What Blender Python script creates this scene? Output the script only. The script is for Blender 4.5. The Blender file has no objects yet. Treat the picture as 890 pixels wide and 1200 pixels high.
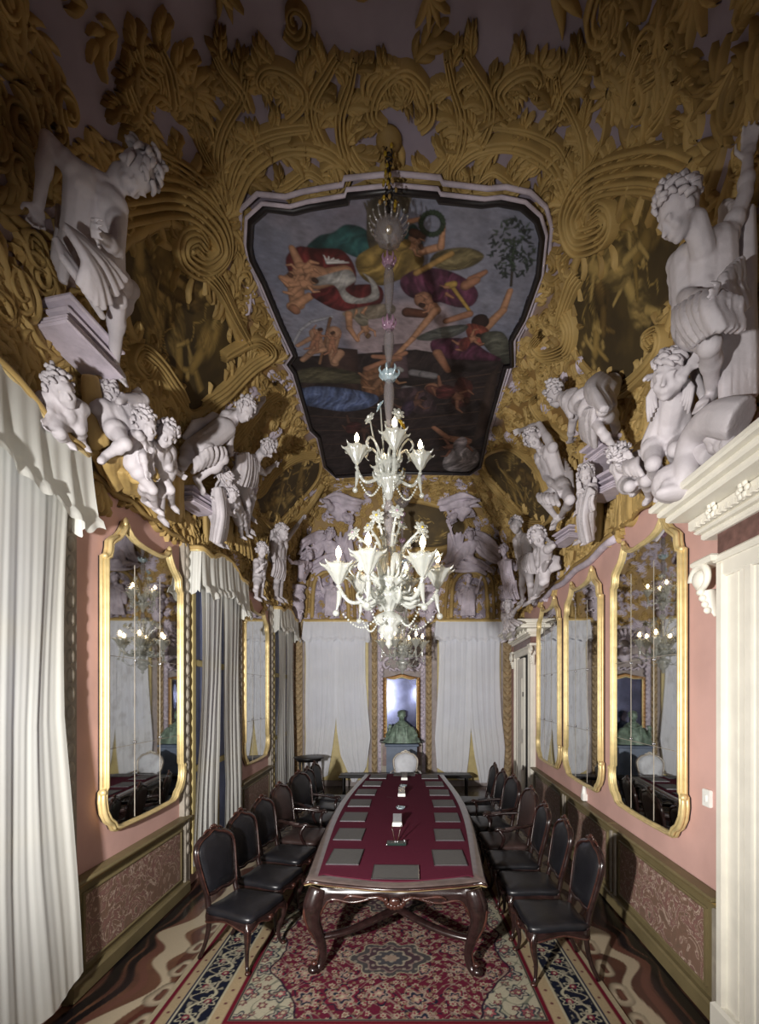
import bpy, math, random
import numpy as np
from mathutils import Vector, Matrix
R = random.Random(7)
scene = bpy.context.scene
COL = scene.collection
PI = math.pi
sin, cos = math.sin, math.cos

# ------------------------------------------------------------------ colours / materials
def lin(c):
    return tuple(((x/255)/12.92 if x/255 <= .04045 else ((x/255+.055)/1.055)**2.4) for x in c)
def L3(c): return np.array(lin(c))
MATS = {}
def mat(name, c, rough=.6, metal=0., var=.12, vscale=6., bump=.0, bscale=30., c2=None, coat=0., spec=.5, attr=None, trans=0., emit=None, wave=None):
    if name in MATS: return MATS[name]
    m = bpy.data.materials.new(name); m.use_nodes = True
    nt = m.node_tree; N = nt.nodes; K = nt.links
    b = N['Principled BSDF']
    b.inputs['Roughness'].default_value = rough
    b.inputs['Metallic'].default_value = metal
    b.inputs['Specular IOR Level'].default_value = spec
    b.inputs['Coat Weight'].default_value = coat
    tc = N.new('ShaderNodeTexCoord')
    src = 'Object'
    a = lin(c) if c else (.5,.5,.5)
    if attr:
        at = N.new('ShaderNodeVertexColor'); at.layer_name = attr
        n = N.new('ShaderNodeTexNoise'); n.inputs['Scale'].default_value = vscale; n.inputs['Detail'].default_value = 5
        K.new(tc.outputs[src], n.inputs['Vector'])
        mr = N.new('ShaderNodeMapRange'); mr.inputs[3].default_value = 1-var; mr.inputs[4].default_value = 1+var
        K.new(n.outputs['Fac'], mr.inputs[0])
        mx = N.new('ShaderNodeVectorMath'); mx.operation = 'SCALE'
        K.new(at.outputs['Color'], mx.inputs[0]); K.new(mr.outputs[0], mx.inputs['Scale'])
        K.new(mx.outputs[0], b.inputs['Base Color'])
    else:
        n = N.new('ShaderNodeTexNoise'); n.inputs['Scale'].default_value = vscale; n.inputs['Detail'].default_value = 6
        K.new(tc.outputs[src], n.inputs['Vector'])
        r = N.new('ShaderNodeValToRGB')
        lo = tuple(x*(1-var) for x in a) if c2 is None else lin(c2)
        hi = tuple(min(1, x*(1+var)) for x in a)
        r.color_ramp.elements[0].position = .35; r.color_ramp.elements[0].color = (*lo, 1)
        r.color_ramp.elements[1].position = .65; r.color_ramp.elements[1].color = (*hi, 1)
        K.new(n.outputs['Fac'], r.inputs[0]); K.new(r.outputs[0], b.inputs['Base Color'])
    if bump > 0:
        n2 = N.new('ShaderNodeTexNoise'); n2.inputs['Scale'].default_value = bscale; n2.inputs['Detail'].default_value = 6
        K.new(tc.outputs[src], n2.inputs['Vector'])
        bp = N.new('ShaderNodeBump'); bp.inputs['Strength'].default_value = bump; bp.inputs['Distance'].default_value = .02
        K.new(n2.outputs['Fac'], bp.inputs['Height']); K.new(bp.outputs[0], b.inputs['Normal'])
    if trans: b.inputs['Transmission Weight'].default_value = trans
    if emit:
        b.inputs['Emission Color'].default_value = (*lin(emit[0]), 1); b.inputs['Emission Strength'].default_value = emit[1]
    MATS[name] = m
    return m

def cloth_mat(name, c, translucent=.4, alpha=.0):
    m = bpy.data.materials.new(name); m.use_nodes = True
    nt = m.node_tree; N = nt.nodes; K = nt.links
    for n in list(N): N.remove(n)
    out = N.new('ShaderNodeOutputMaterial')
    tc = N.new('ShaderNodeTexCoord'); nz = N.new('ShaderNodeTexNoise'); nz.inputs['Scale'].default_value = 2.5
    K.new(tc.outputs['Object'], nz.inputs['Vector'])
    rp = N.new('ShaderNodeValToRGB'); a = lin(c)
    rp.color_ramp.elements[0].color = (*[x*.9 for x in a], 1); rp.color_ramp.elements[1].color = (*[min(1, x*1.06) for x in a], 1)
    K.new(nz.outputs['Fac'], rp.inputs[0])
    d = N.new('ShaderNodeBsdfDiffuse'); t = N.new('ShaderNodeBsdfTranslucent')
    K.new(rp.outputs[0], d.inputs[0]); K.new(rp.outputs[0], t.inputs[0])
    mx = N.new('ShaderNodeMixShader'); mx.inputs[0].default_value = translucent
    K.new(d.outputs[0], mx.inputs[1]); K.new(t.outputs[0], mx.inputs[2])
    last = mx
    if alpha > 0:
        tr = N.new('ShaderNodeBsdfTransparent'); m2 = N.new('ShaderNodeMixShader'); m2.inputs[0].default_value = alpha
        K.new(last.outputs[0], m2.inputs[1]); K.new(tr.outputs[0], m2.inputs[2]); last = m2
    K.new(last.outputs[0], out.inputs[0])
    MATS[name] = m
    return m

M_PINK = mat('salmon_plaster', (202,162,153), .85, var=.10, vscale=1.6, bump=.05, bscale=25)
M_GOLD = mat('ochre_stucco', (172,145,90), .7, var=.10, vscale=5, bump=.1, bscale=70)
M_GOLD2 = mat('ochre_stucco_dark', (144,118,68), .7, var=.12, vscale=7, bump=.1, bscale=70)
M_WHITE = mat('stucco_white', (186,180,184), .7, var=.14, vscale=4, bump=.12, bscale=40)
M_LAV = mat('stucco_lavender', (190,180,192), .75, var=.16, vscale=6, bump=.2, bscale=45)
M_MARBLE = mat('white_marble', (226,222,210), .45, var=.05, vscale=5, bump=.03, bscale=20)
M_ROSE = mat('rose_marble', (112,84,78), .35, var=.3, vscale=14)
M_FRAME = mat('gilt_wood', (216,194,140), .42, .35, var=.12, vscale=12, bump=.05)
M_BLACK = mat('black_wood', (24,22,24), .4, var=.2)
M_WOOD = mat('walnut_dark', (34,21,20), .25, var=.35, vscale=18, coat=.4)
M_WOOD2 = mat('walnut_red', (58,33,27), .25, var=.35, vscale=18, coat=.4)
M_TOPW = mat('table_border_wood', (92,80,77), .28, var=.2, vscale=9, coat=.4)
M_LEATHER = mat('black_leather', (22,22,26), .36, var=.2, vscale=10, bump=.08, bscale=60)
M_LEATHB = mat('brown_leather', (52,38,36), .4, var=.2, vscale=10, bump=.08, bscale=60)
M_BAIZE = mat('burgundy_baize', (80,27,44), .95, var=.06, vscale=30, bump=.05, bscale=200, spec=.1)
M_MAT = mat('blotter_leather', (78,77,76), .55, var=.08, vscale=40, bump=.1, bscale=120)
M_SILVER = mat('silver', (200,200,205), .25, 1.)
M_WHITEP = mat('white_porcelain', (235,235,230), .3)
M_BRONZE = mat('green_bronze', (108,126,112), .5, .15, var=.35, vscale=12)
M_SLATE = mat('slate_pedestal', (92,104,124), .55, var=.12)
M_OLIVEM = mat('olive_marble', (112,100,70), .5, var=.12, vscale=5)
M_GREYM = mat('grey_stone', (150,142,130), .6, var=.15, vscale=8, bump=.1)
M_DARK = mat('doorway_shade', (26,26,30), .8)
M_BULB = mat('lit_bulb', (255,240,210), .3, emit=((255,222,170), 30))
M_CANDLE = mat('candle_tube', (238,232,214), .4)
M_CLOTH = cloth_mat('sheer_white', (232,232,226), .35)
M_CLOTHF = cloth_mat('sheer_bluish', (234,236,243), .3)
def glass_mat(name, c, tr):
    m = bpy.data.materials.new(name); m.use_nodes = True
    nt = m.node_tree; N = nt.nodes; K = nt.links
    for n in list(N): N.remove(n)
    out = N.new('ShaderNodeOutputMaterial'); d = N.new('ShaderNodeBsdfTranslucent'); d.inputs[0].default_value = (*lin(c), 1)
    df = N.new('ShaderNodeBsdfDiffuse'); df.inputs[0].default_value = (*lin(c), 1)
    g = N.new('ShaderNodeBsdfGlossy'); g.inputs['Roughness'].default_value = .12
    tp = N.new('ShaderNodeBsdfTransparent'); tp.inputs[0].default_value = (*[.6+.4*x for x in lin(c)], 1)
    m0 = N.new('ShaderNodeMixShader'); m0.inputs[0].default_value = .5; K.new(d.outputs[0], m0.inputs[1]); K.new(df.outputs[0], m0.inputs[2])
    m1 = N.new('ShaderNodeMixShader'); m1.inputs[0].default_value = .25; K.new(m0.outputs[0], m1.inputs[1]); K.new(g.outputs[0], m1.inputs[2])
    m2 = N.new('ShaderNodeMixShader'); m2.inputs[0].default_value = tr; K.new(m1.outputs[0], m2.inputs[1]); K.new(tp.outputs[0], m2.inputs[2])
    K.new(m2.outputs[0], out.inputs[0]); MATS[name] = m
    return m
M_GLASS = glass_mat('milky_glass', (214,216,210), .38)
M_CRYS = glass_mat('smoky_crystal', (190,184,186), .55)
M_PINKG = glass_mat('pink_glass', (206,170,196), .3)
M_YELG = glass_mat('yellow_glass', (230,200,60), .2)
M_BLUEG = glass_mat('pale_blue_glass', (200,220,228), .2)
def mirror_mat():
    m = bpy.data.materials.new('old_mirror_glass'); m.use_nodes = True
    nt = m.node_tree; N = nt.nodes; K = nt.links
    b = N['Principled BSDF']; b.inputs['Metallic'].default_value = 1; b.inputs['Roughness'].default_value = .025
    tc = N.new('ShaderNodeTexCoord'); n = N.new('ShaderNodeTexNoise'); n.inputs['Scale'].default_value = 9; n.inputs['Detail'].default_value = 8
    K.new(tc.outputs['Object'], n.inputs['Vector'])
    r = N.new('ShaderNodeValToRGB'); r.color_ramp.elements[0].position = .25; r.color_ramp.elements[0].color = (.52,.51,.49,1)
    r.color_ramp.elements[1].position = .5; r.color_ramp.elements[1].color = (.74,.75,.74,1)
    K.new(n.outputs['Fac'], r.inputs[0]); K.new(r.outputs[0], b.inputs['Base Color'])
    return m
M_MIRROR = mirror_mat()

# ------------------------------------------------------------------ mesh builder
def V(*a): return Vector(a)
def frame(d):
    d = d.normalized() if d.length > 1e-9 else V(0,0,1)
    a = V(0,0,1) if abs(d.z) < .9 else V(1,0,0)
    s = d.cross(a).normalized()
    return s, s.cross(d).normalized()
def crom(P, n=6, closed=False):
    P = [Vector(p) for p in P]
    if len(P) < 3 and not closed:
        return [P[0].lerp(P[-1], i/n) for i in range(n+1)]
    out = []; m = len(P)
    for i in range(m if closed else m-1):
        if closed: p0, p1, p2, p3 = P[i-1], P[i], P[(i+1) % m], P[(i+2) % m]
        else: p0, p1, p2, p3 = P[max(i-1,0)], P[i], P[i+1], P[min(i+2,m-1)]
        for j in range(n):
            t = j/n
            out.append(.5*((2*p1)+(p2-p0)*t+(2*p0-5*p1+4*p2-p3)*t*t+(3*p1-p0-3*p2+p3)*t**3))
    if not closed: out.append(P[-1])
    return out
def lerpl(a, t):
    if not isinstance(a, (list, tuple)): return a
    if len(a) == 1: return a[0]
    x = max(0, min(1, t))*(len(a)-1); i = min(int(x), len(a)-2)
    return a[i]+(a[i+1]-a[i])*(x-i)
class MB:
    def __init__(s): s.v = []; s.f = []; s.m = []; s.sm = []; s.mats = []; s.c = None
    def mi(s, m):
        if m not in s.mats: s.mats.append(m)
        return s.mats.index(m)
    def face(s, idx, m, smooth=True): s.f.append(tuple(idx)); s.m.append(m); s.sm.append(smooth)
    def tube(s, P, r, m, n=8, smooth=6, flat=1., closed=False, cap=True, nrm=None, off=0.):
        """swept tube; r number or list; flat squashes along second axis"""
        mi = s.mi(m)
        P = crom(P, smooth, closed) if smooth else [Vector(p) for p in P]
        L = len(P); b = len(s.v)
        sd = None
        for i, p in enumerate(P):
            if closed: d = P[(i+1) % L]-P[i-1]
            else: d = P[min(i+1,L-1)]-P[max(i-1,0)]
            if d.length < 1e-9: d = V(0,0,1)
            d.normalize()
            if nrm is not None:
                up = Vector(nrm); a = d.cross(up)
                a = a.normalized() if a.length > 1e-6 else frame(d)[0]
            elif sd is None: a = frame(d)[0]
            else:
                a = sd-d*sd.dot(d); a = a.normalized() if a.length > 1e-6 else frame(d)[0]
            sd = a; c = a.cross(d)
            rr = lerpl(r, i/max(1,L-1))
            for k in range(n):
                t = 2*PI*(k+off)/n
                s.v.append(p+a*(cos(t)*rr)+c*(sin(t)*rr*flat))
        for i in range(L if closed else L-1):
            j = (i+1) % L
            for k in range(n):
                k2 = (k+1) % n
                s.face((b+i*n+k, b+i*n+k2, b+j*n+k2, b+j*n+k), mi)
        if cap and not closed:
            s.face([b+k for k in range(n)][::-1], mi); s.face([b+(L-1)*n+k for k in range(n)], mi)
        return s
    def ell(s, c, r, m, rot=None, nu=12, nv=8):
        mi = s.mi(m); b = len(s.v); c = Vector(c)
        if not isinstance(r, (tuple, list)): r = (r, r, r)
        for i in range(nv+1):
            th = PI*i/nv
            for k in range(nu):
                ph = 2*PI*k/nu
                p = V(r[0]*sin(th)*cos(ph), r[1]*sin(th)*sin(ph), r[2]*cos(th))
                if rot is not None: p = rot @ p
                s.v.append(c+p)
        for i in range(nv):
            for k in range(nu):
                k2 = (k+1) % nu
                s.face((b+i*nu+k, b+(i+1)*nu+k, b+(i+1)*nu+k2, b+i*nu+k2), mi)
        return s
    def cap(s, a, b2, r1, r2, m, n=10):
        """tapered capsule"""
        a = Vector(a); b2 = Vector(b2); mi = s.mi(m); b = len(s.v)
        d = b2-a; Ln = d.length
        if Ln < 1e-5: return s.ell(a, r1, m)
        d = d/Ln; u, w = frame(d)
        rows = [(-r1*cos(t), r1*sin(t)) for t in (0.02, PI/8, PI/4, 3*PI/8, PI/2)]+[(Ln*.5, (r1+r2)/2)]+[(Ln+r2*sin(t), r2*cos(t)) for t in (0, PI/8, PI/4, 3*PI/8, PI/2-.02)]
        for h, r in rows:
            for k in range(n):
                t = 2*PI*k/n
                s.v.append(a+d*h+u*(cos(t)*r)+w*(sin(t)*r))
        for i in range(len(rows)-1):
            for k in range(n):
                k2 = (k+1) % n
                s.face((b+i*n+k, b+i*n+k2, b+(i+1)*n+k2, b+(i+1)*n+k), mi)
        s.face([b+k for k in range(n)][::-1], mi); s.face([b+(len(rows)-1)*n+k for k in range(n)], mi)
        return s
    def box(s, c, d, m, rot=None, bev=.0):
        mi = s.mi(m); b = len(s.v); c = Vector(c)
        hx, hy, hz = d[0]/2, d[1]/2, d[2]/2
        if bev <= 0:
            for z in (-hz, hz):
                for x, y in ((-hx,-hy),(hx,-hy),(hx,hy),(-hx,hy)):
                    p = V(x,y,z); s.v.append(c+(rot @ p if rot else p))
            for f in ((0,3,2,1),(4,5,6,7),(0,1,5,4),(1,2,6,5),(2,3,7,6),(3,0,4,7)): s.face([b+i for i in f], mi, False)
        else:
            e = min(bev, hx*.9, hy*.9, hz*.9)
            rings = [(-hz, e), (-hz+e, 0), (hz-e, 0), (hz, e)]
            for z, i in rings:
                for x, y in ((-hx+i+ (e if not i else 0)*0,-hy+i),(hx-i,-hy+i),(hx-i,hy-i),(-hx+i,hy-i)):
                    p = V(x,y,z); s.v.append(c+(rot @ p if rot else p))
            for r_ in range(3):
                for k in range(4):
                    k2 = (k+1) % 4
                    s.face((b+r_*4+k, b+r_*4+k2, b+(r_+1)*4+k2, b+(r_+1)*4+k), mi, False)
            s.face((b+3,b+2,b+1,b), mi, False); s.face((b+12,b+13,b+14,b+15), mi, False)
        return s
    def lathe(s, prof, m, c=(0,0,0), n=20, lobes=0, amp=0., rot=None):
        """prof: list of (r, z)"""
        mi = s.mi(m); b = len(s.v); c = Vector(c)
        for r, z in prof:
            for k in range(n):
                t = 2*PI*k/n; q = r*(1+amp*cos(lobes*t)) if lobes else r
                p = V(q*cos(t), q*sin(t), z); s.v.append(c+(rot @ p if rot else p))
        for i in range(len(prof)-1):
            for k in range(n):
                k2 = (k+1) % n
                s.face((b+i*n+k, b+i*n+k2, b+(i+1)*n+k2, b+(i+1)*n+k), mi)
        return s
    def grid(s, pts, nu, nv, m, smooth=True, closed=False):
        """pts row-major nv rows of nu"""
        mi = s.mi(m); b = len(s.v); s.v.extend(Vector(p) for p in pts)
        for j in range(nv-1):
            for i in range(nu if closed else nu-1):
                i2 = (i+1) % nu
                s.face((b+j*nu+i, b+j*nu+i2, b+(j+1)*nu+i2, b+(j+1)*nu+i), mi, smooth)
        return s
    def prism(s, poly, y0, y1, m, plane='xz', smooth=False):
        mi = s.mi(m); b = len(s.v); n = len(poly)
        for y in (y0, y1):
            for p in poly:
                s.v.append(V(p[0], y, p[1]) if plane == 'xz' else (V(p[0], p[1], y) if plane == 'xy' else V(y, p[0], p[1])))
        s.face([b+i for i in range(n)], mi, False); s.face([b+n+i for i in range(n)][::-1], mi, False)
        for i in range(n):
            j = (i+1) % n; s.face((b+i, b+n+i, b+n+j, b+j), mi, smooth)
        return s
    def mesh(s, name):
        me = bpy.data.meshes.new(name)
        me.from_pydata([tuple(v) for v in s.v], [], s.f)
        for m in s.mats: me.materials.append(m)
        me.polygons.foreach_set('material_index', s.m)
        me.polygons.foreach_set('use_smooth', s.sm)
        me.update()
        return me
    def obj(s, name, parent=None, **k):
        o = bpy.data.objects.new(name, s.mesh(name)); COL.objects.link(o)
        if parent: o.parent = parent
        for a, b in k.items(): o[a] = b
        return o
def tag(o, label, cat, group=None, kind=None):
    o['label'] = label; o['category'] = cat
    if group: o['group'] = group
    if kind: o['kind'] = kind
    return o
def thing(name, label, cat, loc=(0,0,0), rz=0, group=None):
    o = bpy.data.objects.new(name, None); COL.objects.link(o)
    o.empty_display_size = .1
    o.location = loc; o.rotation_euler = (0,0,rz)
    return tag(o, label, cat, group)
def struct(mb, name, label=None, cat=None):
    o = mb.obj(name); o['kind'] = 'structure'
    return tag(o, label or name.replace('_',' '), cat or name.split('_')[0], kind='structure')
def children(o): return [c for c in bpy.data.objects if c.parent == o]
def copy_tree(o, kids, parent=None):
    c = o.copy(); COL.objects.link(c); c.parent = parent
    for ch in kids.get(o.name, []): copy_tree(ch, kids, c)
    return c
def kidmap(root):
    d = {}
    def w(o):
        d[o.name] = children(o)
        for c in d[o.name]: w(c)
    w(root); return d

# ------------------------------------------------------------------ the room
CAMZ = 2.33; F = 530.; PX0, PY0 = 470., 812.
DEND = 11.33; Z0 = 4.10; ZC = 7.0; XC = 1.3; YC = 10.1
def WL(y): return 2.53+.018*(y-3.6)
def WR(y): return 2.30+.062*(y-3.6)
def inside(x, y, z, out=0.):
    w = WR(y) if x > 0 else WL(y)
    if z > ZC-out or y > DEND-out: return False
    if z <= Z0:
        return abs(x) < w-out
    q = (z-Z0)/(ZC-Z0-out)
    ax = max(0, abs(x)-XC)/(w-XC-out)
    if ax*ax+q*q >= 1: return False
    ay = max(0, y-YC)/(DEND-YC-out)
    return ay*ay+q*q < 1
def hit(px, py, out=0.):
    """where the line of sight through a photo pixel meets the vault or walls (or their offset by out)"""
    dx, dz = (px-PX0)/F, (PY0-py)/F
    a, b = 1.0, 1.2
    while b < 13 and inside(dx*b, b, CAMZ+dz*b, out): a = b; b += .2
    for _ in range(22):
        m = (a+b)/2
        if inside(dx*m, m, CAMZ+dz*m, out): a = m
        else: b = m
    return V(dx*a, a, CAMZ+dz*a)
# arc-length table of the cove
_AT = []
def _arc(a):
    T = [0.]; n = 200
    for i in range(n):
        p0, p1 = PI/2*i/n, PI/2*(i+1)/n
        T.append(T[-1]+math.hypot(a*(sin(p1)-sin(p0)), (ZC-Z0)*(cos(p1)-cos(p0))))
    return T
ARC = _arc(1.2); SARC = ARC[-1]
import bisect
def phi_of(s):
    i = min(max(bisect.bisect_left(ARC, s), 1), 200)
    return PI/2*((i-1)+(s-ARC[i-1])/(ARC[i]-ARC[i-1]))/200
def s_of(phi):
    x = phi/(PI/2)*200; i = min(int(x), 199); return ARC[i]+(ARC[i+1]-ARC[i])*(x-i)
def vault(s, y, h=0.):
    """main vault: s across (0 = ridge), y along; h = height off the surface"""
    sg = 1 if s >= 0 else -1; u = abs(s)
    w = WR(y) if sg > 0 else WL(y)
    if u <= XC: return V(s, y, ZC-h)
    if u >= XC+SARC: return V(sg*(w-h), y, Z0-(u-XC-SARC))
    ph = phi_of(u-XC); a = w-XC; b = ZC-Z0
    n = Vector((sin(ph)*b, 0, cos(ph)*a)).normalized()
    return V(sg*(XC+a*sin(ph)-n.x*h), y, Z0+b*cos(ph)-n.z*h)
def vault_inv(p):
    sg = 1 if p.x >= 0 else -1; w = WR(p.y) if sg > 0 else WL(p.y)
    if abs(p.x) <= XC: return (p.x, p.y)
    if p.z < Z0: return (sg*(XC+SARC+Z0-p.z), p.y)
    ph = math.atan2((abs(p.x)-XC)/(w-XC), (p.z-Z0)/(ZC-Z0))
    return (sg*(XC+s_of(ph)), p.y)
def endv(x, t, h=0.):
    """end cove: t from the flat ceiling edge down, x across"""
    if t <= 0: return V(x, YC+t, ZC-h)
    if t >= SARC: return V(x, DEND-h, Z0-(t-SARC))
    ph = phi_of(t); a = DEND-YC; b = ZC-Z0
    n = Vector((0, sin(ph)*b, cos(ph)*a)).normalized()
    return V(x, YC+a*sin(ph)-n.y*h, Z0+b*cos(ph)-n.z*h)
def endv_inv(p):
    if p.z < Z0: return (p.x, SARC+Z0-p.z)
    ph = math.atan2(max(0, p.y-YC)/(DEND-YC), (p.z-Z0)/(ZC-Z0)); return (p.x, s_of(ph))
def px2s(px, py): return vault_inv(hit(px, py))
def px2e(px, py): return endv_inv(hit(px, py))

# ------------------------------------------------------------------ numpy painting
def vnoise(x, y, seed=0):
    rs = np.random.RandomState(seed); T = rs.rand(64, 64)
    xi = np.floor(x).astype(int); yi = np.floor(y).astype(int); fx = x-xi; fy = y-yi
    fx = fx*fx*(3-2*fx); fy = fy*fy*(3-2*fy)
    g = lambda a, b: T[a % 64, b % 64]
    return (g(xi,yi)*(1-fx)+g(xi+1,yi)*fx)*(1-fy)+(g(xi,yi+1)*(1-fx)+g(xi+1,yi+1)*fx)*fy
def fbm(x, y, seed=0, o=4):
    r = 0; a = .5
    for i in range(o): r = r+a*vnoise(x*2**i, y*2**i, seed+i); a *= .5
    return r/(1-.5**o)
class Paint:
    def __init__(s, X, Y, base): s.X = X; s.Y = Y; s.C = np.ones(X.shape+(3,))*L3(base)
    def over(s, a, c):
        a = np.clip(a, 0, 1)[..., None]; s.C = s.C*(1-a)+c*a
    def limb(s, p, q, r0, r1, c, soft=.012):
        px, py = p; qx, qy = q; dx, dy = qx-px, qy-py; L2 = dx*dx+dy*dy+1e-9
        t = np.clip(((s.X-px)*dx+(s.Y-py)*dy)/L2, 0, 1); r = r0+(r1-r0)*t
        ex, ey = s.X-px-dx*t, s.Y-py-dy*t; d = np.hypot(ex, ey)
        a = (r-d)/soft+.5; u = np.clip(d/r, 0, 1)
        sh = (1.15-.75*u**2+.22*(ex-ey)/(r+1e-6)*.5)*(.85+.3*fbm(s.X*22, s.Y*22, 77, 2))
        s.over(a, L3(c)*sh[..., None])
    def line(s, pts, r, c, soft=.008):
        for a, b in zip(pts[:-1], pts[1:]): s.limb(a, b, r, r, c, soft)
    def blob(s, pts, c, c2=None, fold=0., fdir=0., fs=16., soft=.015, seed=1, smooth=5):
        P = [(p.x, p.y) for p in crom([V(a, b, 0) for a, b in pts], smooth, True)] if smooth else pts
        ins = np.zeros(s.X.shape, bool); D = np.full(s.X.shape, 9.)
        for (x0, y0), (x1, y1) in zip(P, P[1:]+P[:1]):
            cr = ((y0 > s.Y) != (y1 > s.Y))
            with np.errstate(divide='ignore', invalid='ignore'):
                xi = (x1-x0)*(s.Y-y0)/(y1-y0+1e-12)+x0
            ins ^= (cr & (s.X < xi))
            dx, dy = x1-x0, y1-y0; t = np.clip(((s.X-x0)*dx+(s.Y-y0)*dy)/(dx*dx+dy*dy+1e-12), 0, 1)
            D = np.minimum(D, np.hypot(s.X-x0-dx*t, s.Y-y0-dy*t))
        a = np.where(ins, D, -D)/soft+.5
        col = np.ones(s.X.shape+(3,))*L3(c)
        sh = (.55+.6*np.clip(D/.10, 0, 1))*(.75+.5*fbm(s.X*9+seed, s.Y*9, seed+9, 3))
        if fold:
            u = s.X*cos(fdir)+s.Y*sin(fdir)+.16*fbm(s.X*5, s.Y*5, seed); fs = fs*2.2
            w = .5+.5*np.sin(u*fs*2)*np.sin(u*fs*.77+4*fbm(s.X*2, s.Y*2, seed+5))
            c2v = L3(c2) if c2 else L3(c)*1.8
            col = col*(1-fold*w[..., None])+c2v*fold*w[..., None]
        if fold:
            v_ = -s.X*sin(fdir)+s.Y*cos(fdir); wv = u+.08*np.sin(v_*7+seed)
            rd = 1-np.abs(2*fbm(wv*9+seed, v_*2.4+seed, seed+3, 3)-1)
            sh = sh*(.30+1.0*rd**2.5)
        s.over(a, col*sh[..., None])
def vcol(me, C):
    n = len(me.vertices); A = me.color_attributes.new('Col', 'FLOAT_COLOR', 'POINT')
    buf = np.ones((n, 4), np.float32); buf[:, :3] = np.clip(C.reshape(-1, 3)[:n], 0, 1); A.data.foreach_set('color', buf.ravel())
def gridmesh(name, P, m, keep=None, smooth=True, closedu=False):
    """P (nv,nu,3) numpy; keep (nv,nu) bool mask"""
    nv, nu, _ = P.shape; idx = np.arange(nv*nu).reshape(nv, nu)
    if closedu: idx2 = np.concatenate([idx, idx[:, :1]], 1)
    else: idx2 = idx
    q = np.stack([idx2[:-1,:-1], idx2[:-1,1:], idx2[1:,1:], idx2[1:,:-1]], -1).reshape(-1, 4)
    if keep is not None:
        k = keep.ravel(); q = q[k[q].all(1)]
    me = bpy.data.meshes.new(name)
    me.vertices.add(nv*nu); me.vertices.foreach_set('co', P.reshape(-1).astype(np.float32))
    me.loops.add(len(q)*4); me.loops.foreach_set('vertex_index', q.ravel().astype(np.int32))
    me.polygons.add(len(q)); me.polygons.foreach_set('loop_start', (np.arange(len(q))*4).astype(np.int32))
    me.polygons.foreach_set('use_smooth', np.full(len(q), smooth))
    me.materials.append(m); me.update(calc_edges=True)
    return me
def link(name, me, parent=None):
    o = bpy.data.objects.new(name, me); COL.objects.link(o)
    if parent: o.parent = parent
    return o
M_PAINT = mat('painted_surface', None, .75, attr='Col', var=.12, vscale=8)
M_CARPET = mat('carpet_pile', None, .95, attr='Col', var=.18, vscale=60, bump=.3, bscale=300, spec=.1)
M_TERR = mat('polished_terrazzo', None, .22, attr='Col', var=.1, vscale=70)
# ------------------------------------------------------------------ shell
YB = -1.6   # wall behind the camera
def np_vault(S, Y, h=0.): return np.array([[tuple(vault(float(S[j,i]), float(Y[j,i]), h)) for i in range(S.shape[1])] for j in range(S.shape[0])])
# painted vault surface: mauve ground at the near flat part, ochre elsewhere
ss = np.linspace(-(XC+SARC), XC+SARC, 120); ys = np.linspace(YB, DEND+.02, 130)
SS, YY = np.meshgrid(ss, ys)
P = np_vault(SS, YY)
me = gridmesh('ceiling', P, M_PAINT)
nz = fbm(SS*1.3+9, YY*1.3+9, 3)
k = 1/(1+np.exp((YY-4.9+1.2*(nz-.5)+np.maximum(0, np.abs(SS)-1.9)*1.1)*3.5))
k = np.maximum(k, np.clip((1.75-np.abs(SS))*6, 0, 1)*(YY < 10)*.8)
C = L3((150,140,156))*k[..., None]+L3((142,112,64))*(1-k)[..., None]
C = C*(1-.25*(fbm(SS*4, YY*4, 8)-.5))[..., None]
vcol(me, C)
CEIL = link('ceiling', me); tag(CEIL, 'coved vault covered with ochre stucco foliage and painted panels', 'ceiling', kind='structure')
xs = np.linspace(-2.9, 2.9, 60); ts = np.linspace(0, SARC, 50)
XX, TT = np.meshgrid(xs, ts)
P = np.array([[tuple(endv(float(XX[j,i]), float(TT[j,i]))) for i in range(60)] for j in range(50)])
me = gridmesh('end_cove', P, M_PAINT)
C = L3((146,120,78))*(.85+.3*fbm(XX*3, TT*3, 4))[..., None]; vcol(me, C)
link('end_cove', me, CEIL)
# floor
b = MB(); b.box((0, (YB+DEND)/2, -.06), (7, DEND-YB+.4, .10), M_GREYM)
FLO = struct(b, 'floor', 'polished terrazzo floor with wavy brown and cream ribbons', 'floor')
xs = np.linspace(-3.1, 3.2, 420); ys = np.concatenate([np.linspace(YB, 2.6, 20)[:-1], np.linspace(2.6, 6, 300)[:-1], np.linspace(6, DEND, 150)])
XX, YY = np.meshgrid(xs, ys)
dw = np.where(XX < 0, XX+2.53+.018*(YY-3.6), 2.30+.062*(YY-3.6)-XX)       # distance to wall
wig = .07*np.sin(YY*4.2+np.sign(XX)*1.1)+.05*np.sin(YY*9.5+1.3*np.sin(YY*3))
def band(c, w, wg=1.): return np.clip((w-np.abs(dw-c-wg*wig))/.012+.5, 0, 1)
pt = Paint(XX, YY, (80,54,46))
pt.over(.8*np.clip(fbm(XX*3, YY*3, 2)*2-.8, 0, 1), L3((120,84,62)))
pt.over(band(.13, .05, .5), L3((28,24,26)))
pt.over(band(.24, .035, .7), L3((30,26,28)))
pt.over(band(.33, .035, 1.), L3((100,66,56)))
w2 = .085+.05*np.sin(YY*4.2+2)
pt.over(np.clip((w2-np.abs(dw-.48-1.3*wig))/.012+.5, 0, 1), L3((176,162,138)))
pt.over(band(.66, .045, .8), L3((80,44,36)))
rg = np.random.RandomState(3)
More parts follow.
